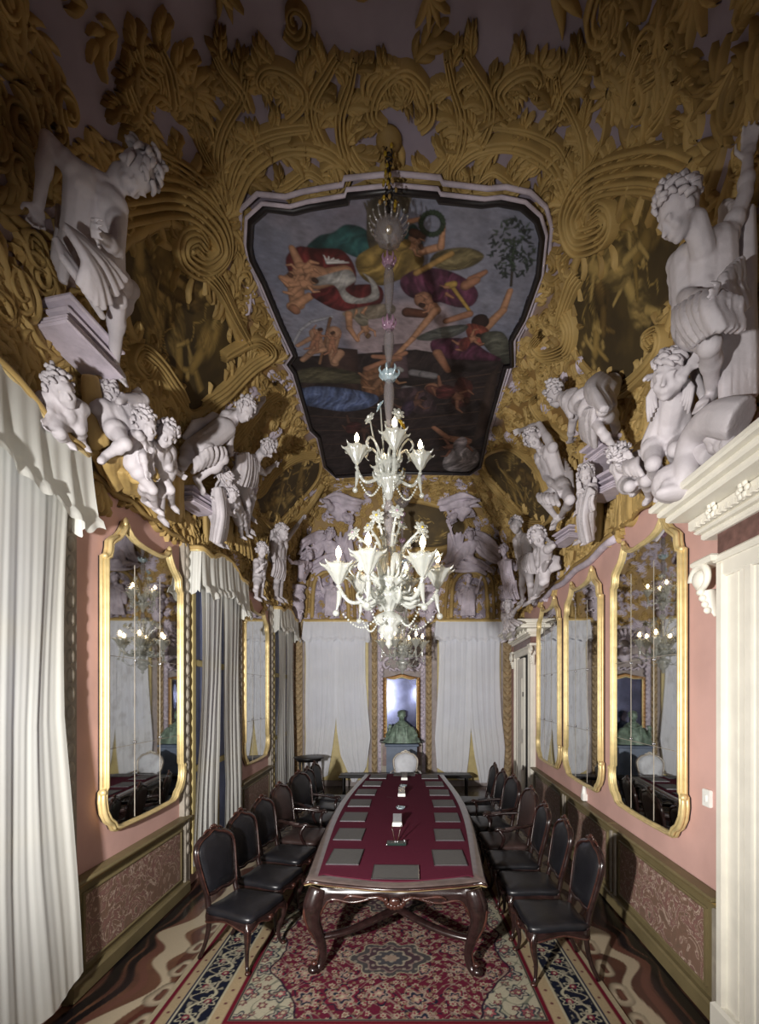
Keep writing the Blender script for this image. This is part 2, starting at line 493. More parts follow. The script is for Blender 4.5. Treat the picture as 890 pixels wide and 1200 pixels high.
for i in range(26):
    yy = 2.8+i*.33; 
    for sgn in (-1, 1):
        cx = -(2.53+.018*(yy-3.6))+.66 if sgn < 0 else (2.30+.062*(yy-3.6))-.6
        r = .07+.03*rg.rand()
        pt.limb((cx, yy), (cx+.03, yy+.12), r, r*.7, (166,152,130)); pt.limb((cx+.01, yy), (cx+.02, yy+.08), r*.35, r*.3, (92,60,50))
pt.over(np.clip((dw-.84)/.02, 0, 1), L3((92,84,74)))
pt.over(.5*np.clip((dw-.84)/.02, 0, 1)*np.clip(np.sin(dw*30)*4, 0, 1), L3((60,50,48)))
me = gridmesh('terrazzo_inlay', np.stack([XX, YY, np.zeros_like(XX)-.004], -1), M_TERR); vcol(me, pt.C*.8)
link('terrazzo_inlay', me, FLO)
# carpet
cx0, cx1, cy0, cy1 = -1.80, 1.62, 2.62, 9.6
xs = np.linspace(cx0, cx1, 470); ys = np.concatenate([np.linspace(cy0, 5.2, 360)[:-1], np.linspace(5.2, cy1, 220)])
XX, YY = np.meshgrid(xs, ys)
e = np.minimum(np.minimum(XX-cx0, cx1-XX), np.minimum(YY-cy0, cy1-YY))      # distance to carpet edge
along = np.where((XX-cx0 < e+1e-6) | (cx1-XX < e+1e-6), YY, XX)
pt = Paint(XX, YY, (190,172,140))
def st(a, b, c, al=1.): pt.over(al*np.clip((e-a)/.006+.5, 0, 1)*np.clip((b-e)/.006+.5, 0, 1), L3(c))
st(-1, .04, (180,160,130)); st(.04, .075, (112,26,42)); st(.075, .15, (178,152,118)); st(.15, .165, (60,56,70)); st(.165, .18, (190,176,150))
st(.18, .43, (26,28,44)); st(.43, .445, (196,180,150)); st(.445, .54, (184,156,120)); st(.54, .575, (112,22,40)); st(.575, .59, (30,30,40))
# guard dots
for c, pr, sz in ((.112, .16, .012), (.492, .15, .013)):
    d = np.hypot(e-c, (along % pr)-pr/2); pt.over(np.clip((sz-d)/.006+.5, 0, 1), L3((110,60,60)))
# arabesque vines in dark border
def inb(a, b): return np.clip((e-a)/.01, 0, 1)*np.clip((b-e)/.01, 0, 1)
u = along/.34*2*PI; q = (e-.305)/.125
vine = np.abs(q-.55*np.sin(u))
pt.over(inb(.18,.43)*np.clip((.10-vine)/.06+.5, 0, 1), L3((192,178,148)))
vine2 = np.abs(q+.6*np.sin(u+.6)+.25*np.sin(2*u))
pt.over(inb(.18,.43)*np.clip((.07-vine2)/.05+.5, 0, 1), L3((176,160,136)))
for ph, rr in ((0, .07), (.5, .07)):
    aa = ((along/.34+ph) % 1)-.5; ee = q-(.35 if ph else -.35)
    d = np.hypot(aa*2.6, ee); ang = np.arctan2(ee, aa*2.6)
    pet = .42+.12*np.cos(6*ang)
    pt.over(inb(.18,.43)*np.clip((.05-np.abs(d-pet))/.05+.5, 0, 1), L3((194,180,152)))
    pt.over(inb(.18,.43)*np.clip((.22-d)/.06+.5, 0, 1), L3((128,40,60)))
    pt.over(inb(.18,.43)*np.clip((.09-d)/.05+.5, 0, 1), L3((196,180,150)))
fl = fbm(XX*26, YY*26, 11, 2)
pt.over(inb(.18,.43)*np.clip((fl-.62)*14, 0, 1)*.8, L3((170,156,134)))
# field
mxc = (cx0+cx1)/2; myc = (cy0+cy1)/2
fx = np.abs(XX-mxc); fin = np.clip((e-.59)/.008, 0, 1)
def florets(cell, r, cols, mask, seed, jit=.35):
    gx = np.floor(XX/cell); gy = np.floor(YY/cell)
    rs = np.random.RandomState(seed); J = rs.rand(64, 64, 3)
    ji = J[(gx.astype(int)) % 64, (gy.astype(int)) % 64]
    dx = XX-(gx+.5+(ji[...,0]-.5)*jit)*cell; dy = YY-(gy+.5+(ji[...,1]-.5)*jit)*cell
    d = np.hypot(dx, dy); ang = np.arctan2(dy, dx); rr = r*(.8+.5*ji[...,2])*(1+.22*np.cos(6*ang+ji[...,0]*6))
    for f, c in cols: pt.over(mask*np.clip((rr*f-d)/.006+.5, 0, 1), L3(c))
cream = fin
pt.over(cream, L3((186,172,146)))
florets(.26, .085, ((1, (52,56,66)), (.82, (176,160,140)), (.6, (60,66,72)), (.4, (160,84,88)), (.2, (190,176,150))), cream, 5)
florets(.11, .026, ((1, (120,60,68)), (.5, (190,170,140))), cream, 6, .7)
v = np.abs(np.sin(XX*17+3*np.sin(YY*8))*np.sin(YY*15+3*np.sin(XX*9)))
pt.over(cream*np.clip((.10-v)*14, 0, 1)*.7, L3((88,92,80)))
# scalloped burgundy centre
yy0 = np.abs(YY-myc); hx = .98-.45*np.clip((yy0-2.2)/.75, 0, 1)**1.5 - .0
bound = hx+.10*np.abs(np.sin(YY*5.4))+.02*np.sin(YY*22)
red = np.clip((bound*.93-fx)/.008+.5, 0, 1)*np.clip((2.98+.10*np.abs(np.cos(XX*8))-yy0)/.01, 0, 1)
rim = np.clip((bound*.93+.018-fx)/.008+.5, 0, 1)*np.clip((3.0+.10*np.abs(np.cos(XX*8))-yy0)/.01, 0, 1)
pt.over(rim*fin, L3((44,26,44))); red = red*fin
pt.over(red, L3((106,30,50)))
florets(.30, .11, ((1, (34,34,48)), (.86, (120,30,52)), (.66, (170,140,124)), (.5, (40,42,58)), (.3, (176,128,118)), (.14, (190,170,140))), red, 9)
florets(.085, .021, ((1, (186,166,140)), (.5, (140,50,66))), red, 10, .8)
florets(.06, .012, ((1, (140,112,88)),), red, 14, .9)
v = np.abs(np.sin(XX*21+2.5*np.sin(YY*11+1))*np.sin(YY*19+2.5*np.sin(XX*12)))
pt.over(red*np.clip((.09-v)*16, 0, 1)*.7, L3((168,146,128)))
# big centre medallions under the table
for yc_ in (3.95, 5.0, myc, 7.4):
    d = np.hypot((XX-mxc)/.33, (YY-yc_)/.24); a_ = np.arctan2(YY-yc_, XX-mxc); rr = 1+.12*np.cos(8*a_)
    for f, c in ((1,(186,168,140)), (.96,(34,34,50)), (.78,(150,120,110)), (.72,(60,36,50)), (.5,(180,160,136)), (.44,(40,44,60)), (.2,(170,140,120))):
        pt.over(red*.85*np.clip((rr*f-d)/.02+.5, 0, 1), L3(c))
    dd = np.sin(XX*60)*np.sin(YY*60)
    pt.over(red*.6*np.clip((rr-d)*10, 0, 1)*np.clip((dd-.5)*6, 0, 1), L3((180,160,140)))
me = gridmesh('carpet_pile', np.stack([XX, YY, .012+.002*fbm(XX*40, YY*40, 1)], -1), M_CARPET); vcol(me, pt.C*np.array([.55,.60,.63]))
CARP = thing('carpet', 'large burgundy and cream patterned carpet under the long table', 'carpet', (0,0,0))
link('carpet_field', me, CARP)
b = MB(); b.box(((cx0+cx1)/2, (cy0+cy1)/2, .005), (cx1-cx0, cy1-cy0, .010), mat('carpet_backing', (150,130,100), .9)); b.obj('backing', CARP)
# walls
def wall(name, fn, sgn, label):
    b = MB(); n = 40; pts = []
    for z in (-.05, Z0+.02):
        for i in range(n+1):
            y = YB+(DEND-YB)*i/n; pts.append((sgn*fn(y), y, z))
    b.grid(pts, n+1, 2, M_PINK, False)
    pts = [(x+sgn*.15, y, z) for x, y, z in pts]; b.grid(pts, n+1, 2, M_PINK, False)
    return struct(b, name, label, 'wall')
wall('wall_left', WL, -1, 'salmon plaster wall with two tall gilt mirrors')
wall('wall_right', WR, 1, 'salmon plaster wall with three tall gilt mirrors')
b = MB(); b.box((0, DEND+.07, Z0/2), (6.2, .14, Z0+.1), mat('grey_mauve_plaster', (150,140,138), .8, var=.15, bump=.1)); WF = struct(b, 'wall_far', 'end wall with two curtained windows and a framed mirror', 'wall')
b = MB(); b.box((0, YB-.07, 3.5), (6.2, .14, 7.2), M_PINK); struct(b, 'wall_near', 'wall behind the camera', 'wall')
angL = math.atan2(1, -.018); angR = math.atan2(-1, -.062)
def onwall(side, y, off=0.):
    """location + rotation of something fixed on a wall; local -Y faces the room, local X runs along the wall"""
    if side == 'L': return (-WL(y)+off, y, 0), angL
    if side == 'R': return (WR(y)-off, y, 0), angR
    return (y, DEND-off, 0), 0
# wainscot panels
def dado(side, y0, y1, idx):
    loc, rz = onwall(side, (y0+y1)/2); w = abs(y1-y0)/2
    name = 'trim_%d' % idx
    b = MB()
    b.box((0, -.025, .43), (2*w, .05, .86), M_OLIVEM)
    b.box((0, -.06, .885), (2*w, .12, .035), M_OLIVEM, bev=.012); b.box((0, -.045, .855), (2*w, .08, .03), M_GOLD2, bev=.01)
    b.box((0, -.05, .07), (2*w, .09, .14), M_OLIVEM, bev=.015)
    for s in (-1, 1): b.box((s*(w-.05), -.055, .47), (.04, .03, .68), M_GREYM, bev=.008)
    for z in (.2, .76): b.box((0, -.055, z), (2*w-.3, .025, .025), M_OLIVEM, bev=.008)
    for s in (-1, 1): b.box((s*(w-.16), -.055, .48), (.025, .025, .58), M_OLIVEM, bev=.008)
    o = struct(b, name, 'olive marble wainscot panel', 'trim'); o.location = loc; o.rotation_euler = (0,0,rz)
    b = MB(); b.box((0, -.054, .48), (2*w-.36, .012, .53), M_BRECC); b.obj('breccia_inlay', o)
m = bpy.data.materials.new('breccia_marble'); m.use_nodes = True
nt = m.node_tree; N = nt.nodes; K = nt.links; bs = N['Principled BSDF']; bs.inputs['Roughness'].default_value = .4
tc = N.new('ShaderNodeTexCoord'); n1 = N.new('ShaderNodeTexNoise'); n1.inputs['Scale'].default_value = 5; n1.inputs['Detail'].default_value = 9; n1.inputs['Distortion'].default_value = 2.2
K.new(tc.outputs['Object'], n1.inputs['Vector']); r = N.new('ShaderNodeValToRGB'); K.new(n1.outputs['Fac'], r.inputs[0]); K.new(r.outputs[0], bs.inputs['Base Color'])
E = r.color_ramp.elements
E[0].position = .3; E[0].color = (*lin((116,96,82)), 1); E[1].position = .47; E[1].color = (*lin((128,100,86)), 1)
for p_, c_ in ((.495, (196,176,160)), (.515, (122,92,84)), (.62, (140,104,96)), (.64, (190,168,152)), (.66, (110,94,78))):
    q_ = E.new(p_); q_.color = (*lin(c_), 1)
M_BRECC = m
k = 1
for side, y0, y1 in (('L', 3.36, 5.30), ('L', 7.15, 8.95), ('R', 3.13, 4.95), ('R', 4.95, 6.75), ('R', 6.75, 8.72)):
    dado(side, y0, y1, k); k += 1

# ------------------------------------------------------------------ gilt mirrors
def mirror_outline():
    h = [(0,3.765),(.12,3.765),(.24,3.775),(.32,3.80),(.375,3.84),(.40,3.88),(.425,3.83),(.47,3.76),(.53,3.70),(.59,3.66),(.635,3.62),(.64,3.56),(.66,3.50),(.70,3.48),(.70,3.2),
         (.70,2.8),(.70,2.3),(.70,1.9),(.70,1.52),(.725,1.50),(.73,1.42),(.71,1.32),(.66,1.24),(.60,1.20),(.57,1.15),(.50,1.125),(.3,1.12),(.1,1.115),(0,1.115)]
    return h+[(-x, z) for x, z in h[-2:0:-1]]
def make_mirror(side, y, label, hw=.70):
    loc, rz = onwall(side, y)
    t = thing('wall_mirror', label, 'mirror', (loc[0], loc[1], 0), rz, 'tall gilt mirrors on the side walls')
    O = [(x*hw/.70, z) for x, z in mirror_outline()]
    ins = [(x*.93, 2.45+(z-2.45)*.972) for x, z in O]
    b = MB(); b.prism(O, -.03, -.001, M_BLACK); b.obj('back_board', t)
    b = MB(); b.prism(ins, -.045, -.030, M_MIRROR); b.obj('glass', t)
    fr = MB(); P = [V(x*.965, -.05, 2.45+(z-2.45)*.985) for x, z in O]
    fr.tube(P, .023, M_FRAME, n=8, smooth=0, closed=True, nrm=(0,1,0))
    fr.tube([p+V(0,-.022,0) for p in P], .012, M_FRAME, n=6, smooth=0, closed=True, nrm=(0,1,0))
    P2 = [V(x, -.03, z) for x, z in O]
    fr.tube(P2, .016, M_FRAME, n=6, smooth=0, closed=True, nrm=(0,1,0))
    for s in (-1, 1):   # raised corner scrolls
        for z0_, z1_ in ((3.46, 3.74), (1.14, 1.52)):
            seg = [V(x, -.065, z) for x, z in O if z0_ <= z <= z1_ and x*s > .3]
            if len(seg) > 2: fr.tube(seg, [.012, .021, .02, .012], M_FRAME, n=8, smooth=3)
        fr.ell((s*.40*hw/.7, -.055, 3.87), (.022,.025,.045), M_FRAME)
        fr.ell((s*.73*hw/.7, -.06, 1.50), (.025,.03,.03), M_FRAME); fr.ell((s*.69*hw/.7, -.055, 3.48), (.024,.025,.024), M_FRAME)
    fr.obj('gilt_frame', t)
    j = MB()
    for x in (-.24, .22):
        j.box((x*hw/.7, -.0465, 2.35), (.006, .003, 2.35), M_GREYM)
    for z in (1.85, 2.65): j.box((0, -.0465, z), (1.24*hw/.7, .003, .004), M_GREYM)
    for x in (-.24, .22):
        for z in (1.87, 2.63): j.ell((x*hw/.7, -.05, z), .012, M_SILVER, nu=8, nv=6)
    j.obj('pane_joint', t)
    return t
make_mirror('L', 4.48, 'tall gilt mirror on the left wall, the one nearest the camera')
make_mirror('L', 8.05, 'narrow-looking gilt mirror on the left wall between the second and third curtains')
make_mirror('R', 4.30, 'largest and nearest gilt mirror on the right wall, beside the light switch')
make_mirror('R', 6.02, 'middle one of the three gilt mirrors on the right wall')
make_mirror('R', 7.70, 'farthest gilt mirror on the right wall, next to the far doorway')

# ------------------------------------------------------------------ curtains
def drape(nx, nz, xl, xr, zb, zt, y0, amp, freq, ph=0., m=None, gather=1.):
    """one hanging cloth: xl,xr(z) side edges, zb(u) hem"""
    pts = []
    for j in range(nz+1):
        v = j/nz
        for i in range(nx+1):
            u = i/nx; zz = zt+(zb(u)-zt)*v
            a, b_ = xl(v), xr(v); x = a+(b_-a)*u
            f = sin(u*freq+ph)+.45*sin(u*freq*2.3+ph*2+1.5*v)+.25*sin(u*freq*5.1+3*v)
            pts.append((x+.012*sin(7*v+u*9), y0-amp*(.55+.6*v)*f*gather-.02*sin(5*v+3*u), zz))
    b = MB(); b.grid(pts, nx+1, nz+1, m or M_CLOTH); return b
def make_curtain(side, y, w, ztop, zbot, val_h, label, m, panels, peak=.12, off=.18, amp=.010):
    loc, rz = onwall(side, y)
    t = thing('curtain', label, 'curtain', (loc[0], loc[1], 0), rz, 'white curtains with valances')
    h = w/2
    # pelmet rail: flat ends, raised middle
    prof = [(-h,0),(-h*.62,0),(-h*.45,peak*.5),(-h*.2,peak),(h*.2,peak),(h*.45,peak*.5),(h*.62,0),(h,0)] if peak > .02 else [(-h,0),(h,0)]
    P = [V(x, -off-.05, ztop+z) for x, z in prof]
    b = MB(); b.tube([V(-h,-.02,ztop)]+P+[V(h,-.02,ztop)], .028, M_GOLD, n=6, smooth=3); 
    b.tube([p+V(0,0,-.03) for p in [V(-h,-.02,ztop)]+P+[V(h,-.02,ztop)]], .014, M_FRAME, n=6, smooth=3); b.obj('pelmet_rail', t)
    def ztopf(x):
        for (a, za), (c, zc) in zip(prof, prof[1:]):
            if a <= x <= c: return ztop+za+(zc-za)*(x-a)/(c-a+1e-9)
        return ztop
    pts = []; nx, nz = 90, 18
    for j in range(nz+1):
        v = j/nz
        for i in range(nx+1):
            x = -h+w*i/nx; zt_ = ztopf(x); hem = .03*sin(x*14+1)+.02*sin(x*31)
            z = zt_+(-val_h+hem-.0)*v
            fo = .6*sin(x*22)+.4*sin(x*47+2)
            fl = .02*v*v*(1 if v < .85 else 2.2)
            pts.append((x*(1+.05*v), -off-.05-.018*fo*(.4+v)-fl*1.6-.01, z))
    b = MB(); b.grid(pts, nx+1, nz+1, m)
    for s in (-1, 1):
        b.grid([(s*(h*(1+.05*v)+.018*sin(u*16)*(.4+v)), -off-.05+(off+.03)*u, ztop-(val_h-.03*sin(u*9))*v*.98) for v in (0,.25,.5,.75,1) for u in [q_/16 for q_ in range(17)]], 17, 5, m)
    b.obj('valance', t)
    for (xl, xr, zb, fr) in panels:
        drape(70, 50, lambda v: lerpl(xl, v)*h, lambda v: lerpl(xr, v)*h, zb, ztop-.03, -off+.03, amp, fr, R.random()*6, m).obj('drape', t)
    return t
# far wall pair (local x runs left to right)
make_curtain('F', -1.60, 1.58, 4.12, .2, .52, 'white sheer curtain on the end wall, left of the bust', M_CLOTHF, [
    ([-1,-.96,-.96,-.94,-1.0], [.06,.05,.04,.03,-.04,-.14,-.26], lambda u: .30-.08*sin(u*3), 34),
    ([-.05,-.05,-.04,-.02,.03,.14,.48], [.93,.92,.93,.98,1.06,.95], lambda u: .12+.55*max(0,u-.25)**1.2, 30)], peak=0, off=.16)
make_curtain('F', 1.70, 1.66, 4.12, .2, .52, 'white sheer curtain on the end wall, right of the bust', M_CLOTHF, [
    ([-.93,-.92,-.93,-.96,-1.02,-.98], [.06,.06,.05,.05,.03,-.02,-.10], lambda u: .18+.38*(max(0,.8-u))**1.2, 30),
    ([-.03,-.03,-.02,.0,.06,.16,.30], [.93,.92,.93,.96,1.05,1.0], lambda u: .10+.15*max(0, u-.5), 34)], peak=0, off=.16)
# left wall: local x grows with depth
make_curtain('L', 2.44, 1.80, 4.10, .1, .58, 'brilliant white curtain at the left edge of the picture, nearest the camera', M_CLOTH, [
    ([-1,-1,-1,-.98], [.03,.02,.02,.0], lambda u: .05, 22), ([-.0,0,.0,-.02,.0], [.90,.88,.86,.93,1.02], lambda u: .15+.40*max(0, u-.72), 18)], off=.17, amp=.006)
make_curtain('L', 6.22, 1.72, 4.05, .1, .55, 'long white curtain on the left wall between the two left mirrors', M_CLOTH, [
    ([-.86,-.84,-.84,-.86,-.95,-1.05], [.03,.02,.0,-.1,-.25,-.32], lambda u: .28-.15*u, 26), ([-.02,0,.0,.08,.2,.16], [.84,.84,.84,.84,.82,.8], lambda u: .30, 24)], off=.15, amp=.008)
make_curtain('L', 9.95, 1.72, 4.05, .1, .50, 'farthest white curtain on the left wall, beside the small black stand', M_CLOTH, [
    ([-.86,-.84,-.84,-.86,-.92,-.9], [.03,.02,.0,-.1,-.2,-.2], lambda u: .35, 26), ([-.02,0,.0,.05,.1,.1], [.84,.84,.84,.84,.82,.8], lambda u: .32, 24)], off=.15, amp=.008)
# windows behind the curtains
M_PANE = mat('dim_pane', (120,130,168), .15, var=.1)
M_YELF = mat('window_wood', (176,160,110), .5)
wi = 1
for side, y in (('F', -1.6), ('F', 1.7), ('L', 2.44), ('L', 6.22), ('L', 9.95)):
    loc, rz = onwall(side, y)
    b = MB(); b.box((0, -.012, 2.1), (1.5, .024, 3.8), M_PANE)
    o = struct(b, 'window_%d' % wi, 'tall dim window behind a curtain', 'window'); o.location = loc; o.rotation_euler = (0,0,rz)
    b = MB()
    for x in (-.75, 0, .75): b.box((x, -.04, 2.1), (.08, .05, 3.9), M_YELF, bev=.01)
    for z in (.2, 1.4, 2.7, 4.0): b.box((0, -.037, z), (1.5, .04, .08), M_YELF, bev=.01)
    b.obj('window_frame', o)
    if side == 'F':
        b = MB(); b.box((0, -.045, .75), (1.42, .03, 1.2), M_YELF, bev=.01); b.obj('lower_panel', o)
    b = MB()
    for x in (-.93, .93):
        if side == 'L':
            b.box((x, -.03, 2.1), (.14, .06, 4.0), M_GREYM, bev=.02)
            for k_ in range(26): b.ell((x, -.065, .5+k_*.14), (.04,.02,.06), M_GREYM, nu=8, nv=5)
    if b.v: b.obj('carved_surround', o)
    wi += 1

# ------------------------------------------------------------------ marble doorways on the right wall
def portal(y0, y1, label, name, leaf):
    """y0 near edge, y1 far edge of the opening surround; local x: + is towards the camera"""
    yc = (y0+y1)/2; loc, rz = onwall('R', yc); h = (y1-y0)/2
    t = thing('marble_doorcase', label, 'doorway', (loc[0], loc[1], 0), rz, 'white marble doorcases')
    for s in (-1, 1):
        b = MB()
        b.box((s*(h-.17), -.03, 1.62), (.34, .06, 3.24), M_MARBLE, bev=.01)
        for dx, w_, d_ in ((-.13, .05, .085), (-.06, .04, .075), (.0, .03, .070), (.13, .05, .10)):
            b.box((s*(h-.17)+dx*s, -d_/2, 1.62), (w_, d_, 3.2), M_MARBLE, bev=.012)
        b.box((s*(h-.17), -.06, .10), (.38, .12, .20), M_MARBLE, bev=.02)
        b.obj('jamb', t)
        # scroll bracket beside the jamb
        c = V(s*(h+.11), -.13, 3.14); b = MB()
        sp = [c+V(s*cos(a)*(.11-.010*a), 0, sin(a)*(.11-.010*a)) for a in [i*.35 for i in range(26)]]
        b.tube(sp, [.03,.022,.015], M_MARBLE, n=8, smooth=2)
        b.ell(c, (.07,.05,.07), M_MARBLE); b.box(c+V(-s*.04,.05,.12), (.24,.16,.05), M_MARBLE, bev=.015)
        b.tube([c+V(-s*.01,.05,-.08), c+V(-s*.02,.06,-.16), c+V(-s*.04,.08,-.27)], [.05,.045,.012], M_MARBLE, n=8, flat=.6)
        for k_ in range(4): b.ell(c+V(-s*.01*k_,.0+.01*k_,-.09-.045*k_), (.034-.005*k_,.03,.026), M_MARBLE, nu=8, nv=5)
        b.obj('scroll_bracket', t)
    b = MB(); b.box((0, -.045, 3.20), (2*h, .09, .16), M_MARBLE, bev=.015); b.box((0, -.06, 3.25), (2*h+.02, .12, .05), M_MARBLE, bev=.015); b.obj('lintel', t)
    b = MB(); b.box((0, -.05, 3.345), (2*h-.06, .10, .16), M_ROSE); b.obj('frieze', t)
    b = MB(); W = 2*h+.1
    for z, d, hh in ((3.44, .13, .05), (3.475, .17, .03), (3.53, .20, .08), (3.60, .33, .05), (3.645, .38, .045), (3.69, .43, .05), (3.725, .40, .03)):
        b.box((0, -d/2, z), (W+d*.9, d, hh), M_MARBLE, bev=.012)
    n = int(W/.055)
    for i in range(n): b.box((-W/2+W*(i+.5)/n, -.205, 3.50), (.03, .03, .035), M_MARBLE)
    b.obj('cornice', t)
    for i in range(int(W/.30)):
        rb = MB(); c = V(-W/2+.2+i*.30, -.215, 3.535)
        for k_ in range(6): rb.ell(c+V(.038*cos(k_*PI/3), 0, .038*sin(k_*PI/3)), (.022,.014,.022), M_MARBLE, nu=8, nv=5)
        rb.ell(c+V(0,-.01,0), .015, M_MARBLE, nu=8, nv=5); rb.obj('rosette', t)
    b = MB(); b.box((0, -.012, 1.56), (2*h-.66, .02, 3.12), M_DARK); b.obj('opening', t)  # dark sheet: the doorway's shade is put into its colour, no real depth behind
    if leaf:
        b = MB(); b.box((-h+.34+.32, -.05, 1.54), (.62, .05, 3.08), M_MARBLE, bev=.01)
        for z in (.7, 2.1): 
            b.box((-h+.66, -.08, z), (.42, .02, 1.1), M_MARBLE, bev=.01)
        d_ = b.obj('door_leaf', t)
        for z in (.75, 2.3):
            hb = MB(); hb.tube([V(-h+.98,-.085,z-.05), V(-h+.98,-.085,z+.05)], .012, M_BLACK, n=8, smooth=0); hb.obj('hinge', d_)
    return t
portal(1.40, 3.12, 'white marble doorcase with rosette cornice at the right edge of the picture', 'door_1', False)
portal(8.78, 10.55, 'white marble doorcase with scroll brackets in the far right corner', 'door_2', True)
# switch + small wall lamp holder
loc, rz = onwall('R', 3.35)
t = thing('light_switch', 'small cream light switch on the salmon wall by the near doorcase', 'switch', loc, rz)
b = MB(); b.box((0, -.012, 1.55), (.085, .024, .13), M_WHITEP, bev=.006); b.obj('plate', t)
b = MB(); b.box((0, -.028, 1.55), (.03, .012, .05), M_WHITEP, bev=.003); b.obj('rocker', t)
loc, rz = onwall('R', 5.95)
t = thing('wall_socket', 'little white fitting on the wainscot ledge under the middle right mirror', 'socket', loc, rz)
b = MB(); b.box((0, -.03, .96), (.07, .06, .10), M_WHITEP, bev=.01); b.lathe([(.0,.12),(.02,.11),(.03,.05),(.035,0)], M_WHITEP, c=(0,-.03,1.0), n=10); b.obj('body', t)

# ------------------------------------------------------------------ far wall centre: mirror, console, bust
t = thing('framed_mirror', 'small rectangular gilt-framed mirror on the end wall behind the bust', 'mirror', (.02, DEND-.04, 0), 0)
b = MB(); b.box((0, -.02, 1.98), (.80, .04, 1.46), M_BLACK); b.obj('back_board', t)
m_bl = mat('blue_mirror_glass', (120,126,160), .12, 1., var=.3, vscale=3)
b = MB(); b.box((0, -.045, 1.98), (.74, .01, 1.40), m_bl); b.obj('glass', t)
b = MB()
M_BFR = mat('bronze_gilt', (150,112,66), .4, .4, var=.2)
O = [V(-.42,-.06,1.24), V(-.42,-.06,2.70), V(-.2,-.06,2.71), V(0,-.06,2.77), V(.2,-.06,2.71), V(.42,-.06,2.70), V(.42,-.06,1.24)]
b.tube(O, .045, M_BFR, n=6, smooth=0, closed=True, nrm=(0,1,0)); b.tube([V(p.x*.9, -.09, 1.98+(p.z-1.98)*.95) for p in O], .015, M_FRAME, n=6, smooth=0, closed=True, nrm=(0,1,0))
for s in (-1, 1):
    for i in range(16): b.ell((s*.42, -.10, 1.3+i*.09), (.02,.015,.03), M_BFR, nu=6, nv=4)
b.obj('frame', t)
t = thing('mantel_shelf', 'grey stone mantel shelf and piers under the end wall mirror', 'mantel', (.02, DEND-.03, 0), 0)
b = MB(); b.box((0, -.14, 1.14), (1.08, .28, .07), M_BLACK, bev=.02); b.obj('shelf', t)
for s in (-1, 1):
    b = MB(); b.box((s*.42, -.12, .55), (.16, .22, 1.10), M_GREYM, bev=.015); b.box((s*.42,-.24,.8),(.10,.02,.5),M_ROSE); b.box((s*.42,-.13,.06),(.2,.26,.12),M_GREYM,bev=.02); b.obj('pier', t)
t = thing('pedestal', 'blue-grey slate pedestal carrying the bronze bust', 'pedestal', (.02, DEND-.52, 0), 0)
b = MB(); b.box((0,0,.56), (.72,.42,1.04), M_SLATE, bev=.015); b.box((0,0,.06),(.80,.48,.12),M_SLATE,bev=.02); b.obj('shaft', t)
b = MB(); b.box((0,0,1.10), (.80,.50,.06), M_SLATE, bev=.02); b.obj('cap', t)

# ------------------------------------------------------------------ table
TL = 5.18; TCX, TCY = .01, 3.62+TL/2; TROT = -math.atan2(.12, 5.2)
T = thing('conference_table', 'long carved walnut table topped with burgundy baize', 'table', (TCX, TCY, .012), TROT)
def outline(ins=0., n=44):
    P = []
    H = TL/2-ins
    def hw(y): return .745+.15*sin(PI*(.5+y/(TL+.3)))**1.3-ins
    rc = .10
    def endc(u, s):      # u -1..1 across
        w = hw(H)-rc*.4
        return (u*w, s*(H-.045+.05*cos(u*PI*1.0)*(1 if abs(u) < .75 else 1)-.04*max(0, abs(u)-.8)/.2))
    for i in range(n): 
        y = -H+rc+(2*H-2*rc)*i/(n-1); P.append((hw(y), y))
    for i in range(15): P.append(endc(1-2*i/14, 1))
    for i in range(n):
        y = H-rc-(2*H-2*rc)*i/(n-1); P.append((-hw(y), y))
    for i in range(15): P.append(endc(-1+2*i/14, -1))
    return P
b = MB(); rings = [(.06,.700,M_WOOD),(.03,.712,M_WOOD),(.015,.716,M_WOOD),(.0,.728,M_FRAME),(.0,.742,M_WOOD2),(.012,.752,M_WOOD),(.03,.760,M_TOPW),(.10,.764,M_TOPW),(.115,.760,M_TOPW)]
prev = None
for ins, z, m in rings:
    O = outline(ins); base = len(b.v); b.v.extend(V(x,y,z) for x,y in O); mi = b.mi(m)
    if prev is not None:
        for i in range(len(O)): b.face((prev+i, prev+(i+1)%len(O), base+(i+1)%len(O), base+i), mi)
    prev = base
b.face([prev+i for i in range(len(O))], b.mi(M_TOPW), False)
b.face([i for i in range(len(O))][::-1], b.mi(M_WOOD), False)
b.obj('tabletop', T)
b = MB(); O = outline(.105); b.prism(O, .757, .768, M_BAIZE, plane='xy'); b.obj('baize', T)
def cabriole(x, y, sx, sy, H, k=1.):
    """carved S-curved leg; sx, sy outward direction"""
    o = V(sx, sy, 0)
    b = MB()
    P = [V(x,y,H), V(x,y,H*.95)+o*.012*k, V(x,y,H*.80)+o*.050*k, V(x,y,H*.62)+o*.045*k, V(x,y,H*.42)+o*-.005*k, V(x,y,H*.22)+o*-.04*k, V(x,y,H*.08)+o*-.02*k, V(x,y,.012)+o*.03*k]
    b.tube(P, [.072*k,.082*k,.085*k,.062*k,.046*k,.036*k,.034*k,.040*k], M_WOOD, n=12, smooth=5)
    b.ell(V(x,y,.035*k+.0)+o*.045*k, (.048*k,.048*k,.036*k), M_WOOD); b.ell(V(x,y,.085*k)+o*.035*k, (.03*k,.03*k,.02*k), M_WOOD2)
    b.tube([V(x,y,H*.9)+o*.095*k, V(x,y,H*.74)+o*.125*k, V(x,y,H*.55)+o*.09*k, V(x,y,H*.3)+o*.0*k, V(x,y,H*.12)+o*.012*k], [.006*k,.016*k,.012*k,.01*k,.006*k], M_WOOD2, n=8, smooth=5)
    return b
